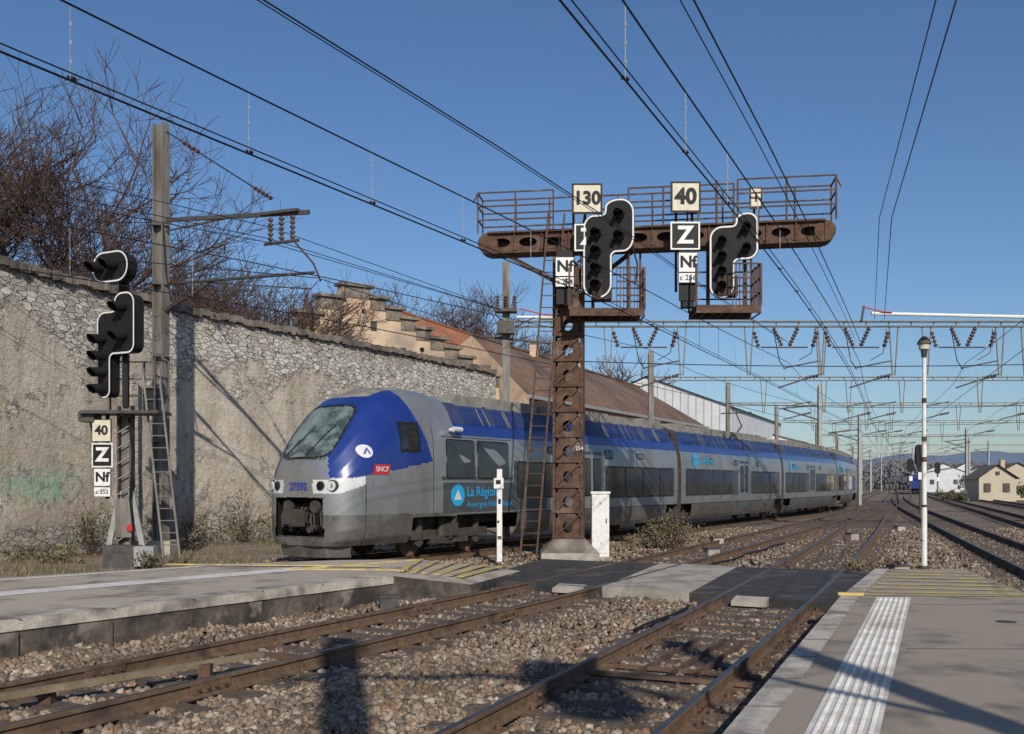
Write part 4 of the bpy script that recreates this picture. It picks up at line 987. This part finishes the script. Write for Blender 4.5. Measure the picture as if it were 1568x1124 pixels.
for i in range(22):
    a=-8+i*.76; ca,sa=math.cos(-.42),math.sin(-.42); wh.beam((13.2+a*ca+.05*sa,96+a*sa-.05*ca,5),(13.2+a*ca+.05*sa,96+a*sa-.05*ca,9.1+(1-abs(a)/8.25)*3.0),.05,.05,'steel_light')
wh.obj('white_warehouse')
w2=MB(); gabled(w2,27,116,14,30,6.8,8.6,-.42,'shed_white','roof_dark'); w2.beam((20.5,118.3,6.4),(33.3,112.6,6.4),.1,.35,'red'); w2.obj('warehouse')
w3=MB(); gabled(w3,41,150,16,30,6.5,9,-.42,'house_wall','tile_brown'); w3.obj('warehouse')
ho=empty('railway_house'); h2=MB(); gabled(h2,57.0,115,4.0,8,2.5,4.0,-.25,'house_wall','roof_dark',.4)
for dx in(-1.1,.9): h2.box((57+dx,114.9-dx*.25,1.4),(.7,.1,1.0),'steel_dark',-.25)
h2.box((57,114.9,3.1),(.4,.1,.4),'steel_dark',-.25); h2.box((59.0,118,4.2),(.5,.5,1),'plaster_ochre'); h2.obj('house_shell',ho)
for x,y,w_,l_,he,hr,mw in((63,122,6,8,2.8,4.4,'house_wall'),(104,236,10,12,4.5,6.6,'shed_white'),(117,242,9,12,4.5,6.4,'house_wall'),(126,272,9,10,5,7.4,'shed_white')):
    h3=MB(); gabled(h3,x,y,w_,l_,he,hr,-.3,mw,'tile_brown'); 
    for q in(-.25,.25): h3.box((x+w_*q,y-.1-w_*q*.3,he*.5),(.9,.1,1.1),'steel_dark',-.3)
    h3.obj('railway_house')
wg=MB(); 
for i in range(3): 
    x,y=78.5+i*5,190+i*12; wg.box((x,y,2.2),(2.8,11,2.6),'train_blue' if i!=1 else 'shed_white',-.38); wg.box((x,y,.7),(2.4,9,.5),'underframe',-.38)
wg.obj('stabled_train')

# ------------------------------------------------------------------ vegetation
def bare_tree(x,y,z,h,seed,spread=1.0,dep=6,name='bare_tree',tw=.6,mr=.009):
    R=random.Random(seed); mb=MB()
    def grow(p,d,l,r,k):
        n=3 if k<3 else 2; q=p
        for i in range(n):
            d2=(d+Vector((R.uniform(-.14,.14),R.uniform(-.14,.14),R.uniform(-.02,.08)))).normalized(); e=q+d2*l/n
            r2=r*(1-.35*(i+1)/n); mb.cyl(q,e,max(mr,r*(1-.35*i/n)),'bark' if k<3 else 'twig',max(mr*.8,r2),n=7 if k<2 else 3,cap=False); q=e; d=d2
            if k>=1 and k<dep and R.random()<.8:
                s=Vector((R.gauss(0,1),R.gauss(0,1),R.gauss(.2,.5))).normalized(); grow(q,(d*.6+s*.8).normalized(),l*R.uniform(.5,.72),r2*.5,k+1)
        if k<dep:
            for j in range(3 if k<4 else 2):
                s=Vector((R.gauss(0,1)*spread,R.gauss(0,1)*spread,R.gauss(.25,.4))).normalized()
                grow(q,(d*.75+s*.62).normalized(),l*R.uniform(.62,.85),r*tw,k+1)
    grow(Vector((x,y,z)),Vector((0,0,1)),h*.27,h*.018,0); return mb.obj(name)
bare_tree(-22.0,45,-.3,23,3,1.0,tw=.55,mr=.014); bare_tree(-25.5,48,-.3,23.5,11,1.0,tw=.55,mr=.014); bare_tree(-19.5,46,-.3,17,57,1.0,tw=.55,mr=.013)
bare_tree(-16,50,-.3,16.5,23,mr=.013); bare_tree(-13.6,52,-.3,15,5,mr=.013); bare_tree(-14.8,47,-.3,14,77,mr=.013)
bare_tree(-8,80,-.3,20,8,mr=.016); bare_tree(-4.0,83,-.3,20.5,31,mr=.016); bare_tree(-1.0,86,-.3,18,37,mr=.016); bare_tree(11,110,-.3,20,14,dep=5,mr=.022); bare_tree(4,112,-.3,19,17,dep=5,mr=.022); bare_tree(7.5,111,-.3,20,19,dep=5,mr=.022); bare_tree(-24,42,-.3,14,41,mr=.013)

def bush(cx,cy,z,rx,ry,h,n,seed,mix=.5,name='bush',ls=.05):
    R=random.Random(seed); mb=MB()
    for i in range(max(6,n//25)):
        a=R.uniform(0,6.28); b=R.uniform(.2,1); mb.cyl((cx+R.uniform(-.2,.2)*rx,cy,z),(cx+rx*b*math.cos(a),cy+ry*b*math.sin(a),z+h*R.uniform(.5,1.15)),.012,'twig',.004,n=3,cap=False)
    cl=[(R.uniform(-1,1)*rx,R.uniform(-1,1)*ry,R.uniform(.1,.9)*h,R.uniform(.15,.4)) for _ in range(int(8+rx*4))]
    for i in range(n):
        c=R.choice(cl); k=c[3]*h; p=Vector((cx+c[0]+R.gauss(0,.5)*k,cy+c[1]+R.gauss(0,.5)*k,max(z+.02,z+c[2]*(1-.4*abs(c[0])/max(rx,.1))+R.gauss(0,.45)*k)))
        a=Vector((R.gauss(0,1),R.gauss(0,1),R.gauss(0,1))).normalized()*ls*R.uniform(.6,1.5); b=Vector((R.gauss(0,1),R.gauss(0,1),R.gauss(0,1))).normalized()*ls*.8
        mb.add([tuple(p-a),tuple(p+b),tuple(p+a),tuple(p-b)],[(0,1,2,3)],'leaf_b' if R.random()<mix else 'leaf_a')
    return mb.obj(name)
wx=lambda y:np.interp(y,[8,27.7,35.6,44.6,54.3],[-22.5,-14.3,-11.5,-6.4,-.9])
for i,(y,o_,rx,h,n,mx_) in enumerate(((27.5,1.2,1.0,.6,500,.8),(29.5,1.0,.6,1.5,700,.45),(32,1.2,1.0,.6,500,.8),(34.3,1.0,.7,1.2,600,.5),(36.0,1.4,.9,1.7,900,.4),(38.5,1.6,1.2,1.5,900,.5),(26.5,2.2,1.0,.4,300,.8),(41,1.5,1.4,1.3,800,.6))):
    bush(float(wx(y))+o_,y,-.27,rx,.6,h,n,100+i,mx_,ls=.045)
bush(5.0,30.5,-.2,.8,.6,1.15,1200,201,.65,ls=.04); bush(4.2,30.8,-.2,.5,.4,.7,500,202,.7,ls=.04)
bush(8.3,22.0,-.2,.8,.6,.45,700,203,.85,ls=.035); bush(-9.2,24.5,-.25,.35,.3,.5,300,204,.3,ls=.04); bush(62.0,116,-.2,2.4,1.5,2.2,1800,205,.4,ls=.14); bush(52.5,117,-.2,1.2,1.5,1.6,900,206,.5,ls=.13)
bush(-3.2,15.6,-.1,.2,.15,.25,120,207,.2,ls=.03); bush(-7.9,8.9,-.1,.2,.2,.3,120,208,.2,ls=.03)
R=random.Random(9); gm_=MB()
for i in range(9000):
    y=R.uniform(19.5,38); xr=np.interp(y,[p[1] for p in Lp],[p[0] for p in Lp]); x=R.uniform(float(wx(y)),xr+.3)
    if math.sin(x*1.3+y*.7)+math.sin(y*1.9)<-.1: continue
    h=R.uniform(.05,.2); a=R.uniform(0,3.14); dx,dy=.016*math.cos(a),.016*math.sin(a); ox,oy=R.uniform(-.08,.08),R.uniform(-.08,.08)
    gm_.add([(x-dx,y-dy,-.27),(x+dx,y+dy,-.27),(x+ox,y+oy,-.27+h)],[(0,1,2)],'leaf_b' if R.random()<.85 else 'leaf_a')
for i in range(700):  # tufts along the platform foot and between tracks
    y=R.choice([7.5,9.2,10.4,12.1,13.3,14.8,16.2])+R.gauss(0,.12); x=float(np.interp(y,[e[1] for e in le],[e[0] for e in le]))+.1+abs(R.gauss(0,.06))
    h=R.uniform(.04,.13); gm_.add([(x-.008,y,-.2),(x+.008,y,-.2),(x+R.uniform(-.06,.06),y+R.uniform(-.05,.05),-.2+h)],[(0,1,2)],'leaf_a' if R.random()<.6 else 'leaf_b')
gm_.obj('dry_grass')
R=random.Random(4); dt=MB()
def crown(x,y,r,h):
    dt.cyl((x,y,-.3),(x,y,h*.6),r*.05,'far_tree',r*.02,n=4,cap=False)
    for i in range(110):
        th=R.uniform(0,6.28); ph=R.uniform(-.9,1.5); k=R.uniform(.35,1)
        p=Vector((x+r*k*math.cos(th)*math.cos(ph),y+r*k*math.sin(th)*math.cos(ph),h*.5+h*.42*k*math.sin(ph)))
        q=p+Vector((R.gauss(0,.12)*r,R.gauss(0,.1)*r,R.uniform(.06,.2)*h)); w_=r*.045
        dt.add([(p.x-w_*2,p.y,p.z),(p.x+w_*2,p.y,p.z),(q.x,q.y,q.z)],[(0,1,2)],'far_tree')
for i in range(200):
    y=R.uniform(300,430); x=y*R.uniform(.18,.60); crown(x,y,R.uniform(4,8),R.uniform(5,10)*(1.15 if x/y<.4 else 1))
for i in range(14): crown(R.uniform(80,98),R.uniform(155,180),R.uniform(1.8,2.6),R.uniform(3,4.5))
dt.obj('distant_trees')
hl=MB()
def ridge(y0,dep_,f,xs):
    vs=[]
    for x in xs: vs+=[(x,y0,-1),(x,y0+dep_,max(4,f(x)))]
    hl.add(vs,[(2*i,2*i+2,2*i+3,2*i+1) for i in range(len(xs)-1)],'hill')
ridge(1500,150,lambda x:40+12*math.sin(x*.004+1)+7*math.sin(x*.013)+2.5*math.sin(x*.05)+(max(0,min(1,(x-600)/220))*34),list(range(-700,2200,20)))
hl.obj('hills')

# mast and signal structure standing on the platform behind the photographer (their shadows fall across the tracks)
pm=MB(); hmast(pm,.95,-4.5,0,10.5,.42,'steel_grey'); pm.box((1.9,-4.5,8.9),(3.2,.10,.10),'steel_grey'); pm.ext([(p[0]*.018,p[1]*.018) for p in fillet([(-25,45,20),(25,45,20),(25,-45,20),(-25,-45,20)])],(3.3,-4.5,8.6),0,0,.2,'black'); pm.obj('signal_mast')
pm=MB(); hmast(pm,5.0,-3.0,0,9.5,.30,'steel_grey'); pm.cyl((5.0,-3.0,8.0),(2.6,-3.0,8.0),.05,'steel_grey'); pm.beam((5.0,-3.0,6.0),(3.4,-3.0,8.0),.08,.08,'steel_grey'); pm.obj('catenary_mast')

# ------------------------------------------------------------------ light & camera
el=math.radians(31); az=math.radians(169.5)
sd=Vector((math.sin(az)*math.cos(el),math.cos(az)*math.cos(el),math.sin(el)))
sun=bpy.data.lights.new('sun','SUN'); sun.energy=4.1; sun.angle=math.radians(.5); sun.color=(1,.92,.80)
so=bpy.data.objects.new('sun',sun); so.rotation_euler=(-sd).to_track_quat('-Z','Y').to_euler(); S.collection.objects.link(so)
w=bpy.data.worlds.new('World'); S.world=w; w.use_nodes=True; nt=w.node_tree; bg=nt.nodes['Background']
sky=nt.nodes.new('ShaderNodeTexSky'); sky.sky_type='NISHITA'; sky.sun_disc=False; sky.sun_elevation=el; sky.sun_rotation=az; sky.air_density=1.05; sky.dust_density=.7; sky.ozone_density=4.0
hs_=nt.nodes.new('ShaderNodeHueSaturation'); hs_.inputs['Saturation'].default_value=1.06
gm2=nt.nodes.new('ShaderNodeMix'); gm2.data_type='RGBA'; gm2.blend_type='MULTIPLY'; gm2.inputs[0].default_value=1; gm2.inputs[7].default_value=(.91,.97,1.07,1)
nt.links.new(sky.outputs[0],hs_.inputs['Color']); nt.links.new(hs_.outputs[0],gm2.inputs[6]); nt.links.new(gm2.outputs[2],bg.inputs[0]); bg.inputs[1].default_value=.09
cam=bpy.data.cameras.new('camera'); cam.sensor_width=36; cam.lens=36*1500/1568; cam.shift_y=(740-562)/1568; cam.clip_end=4000; cam.clip_start=.1
co=bpy.data.objects.new('camera',cam); co.location=(0,0,1.9); co.rotation_euler=(math.radians(90),0,0); S.collection.objects.link(co); S.camera=co
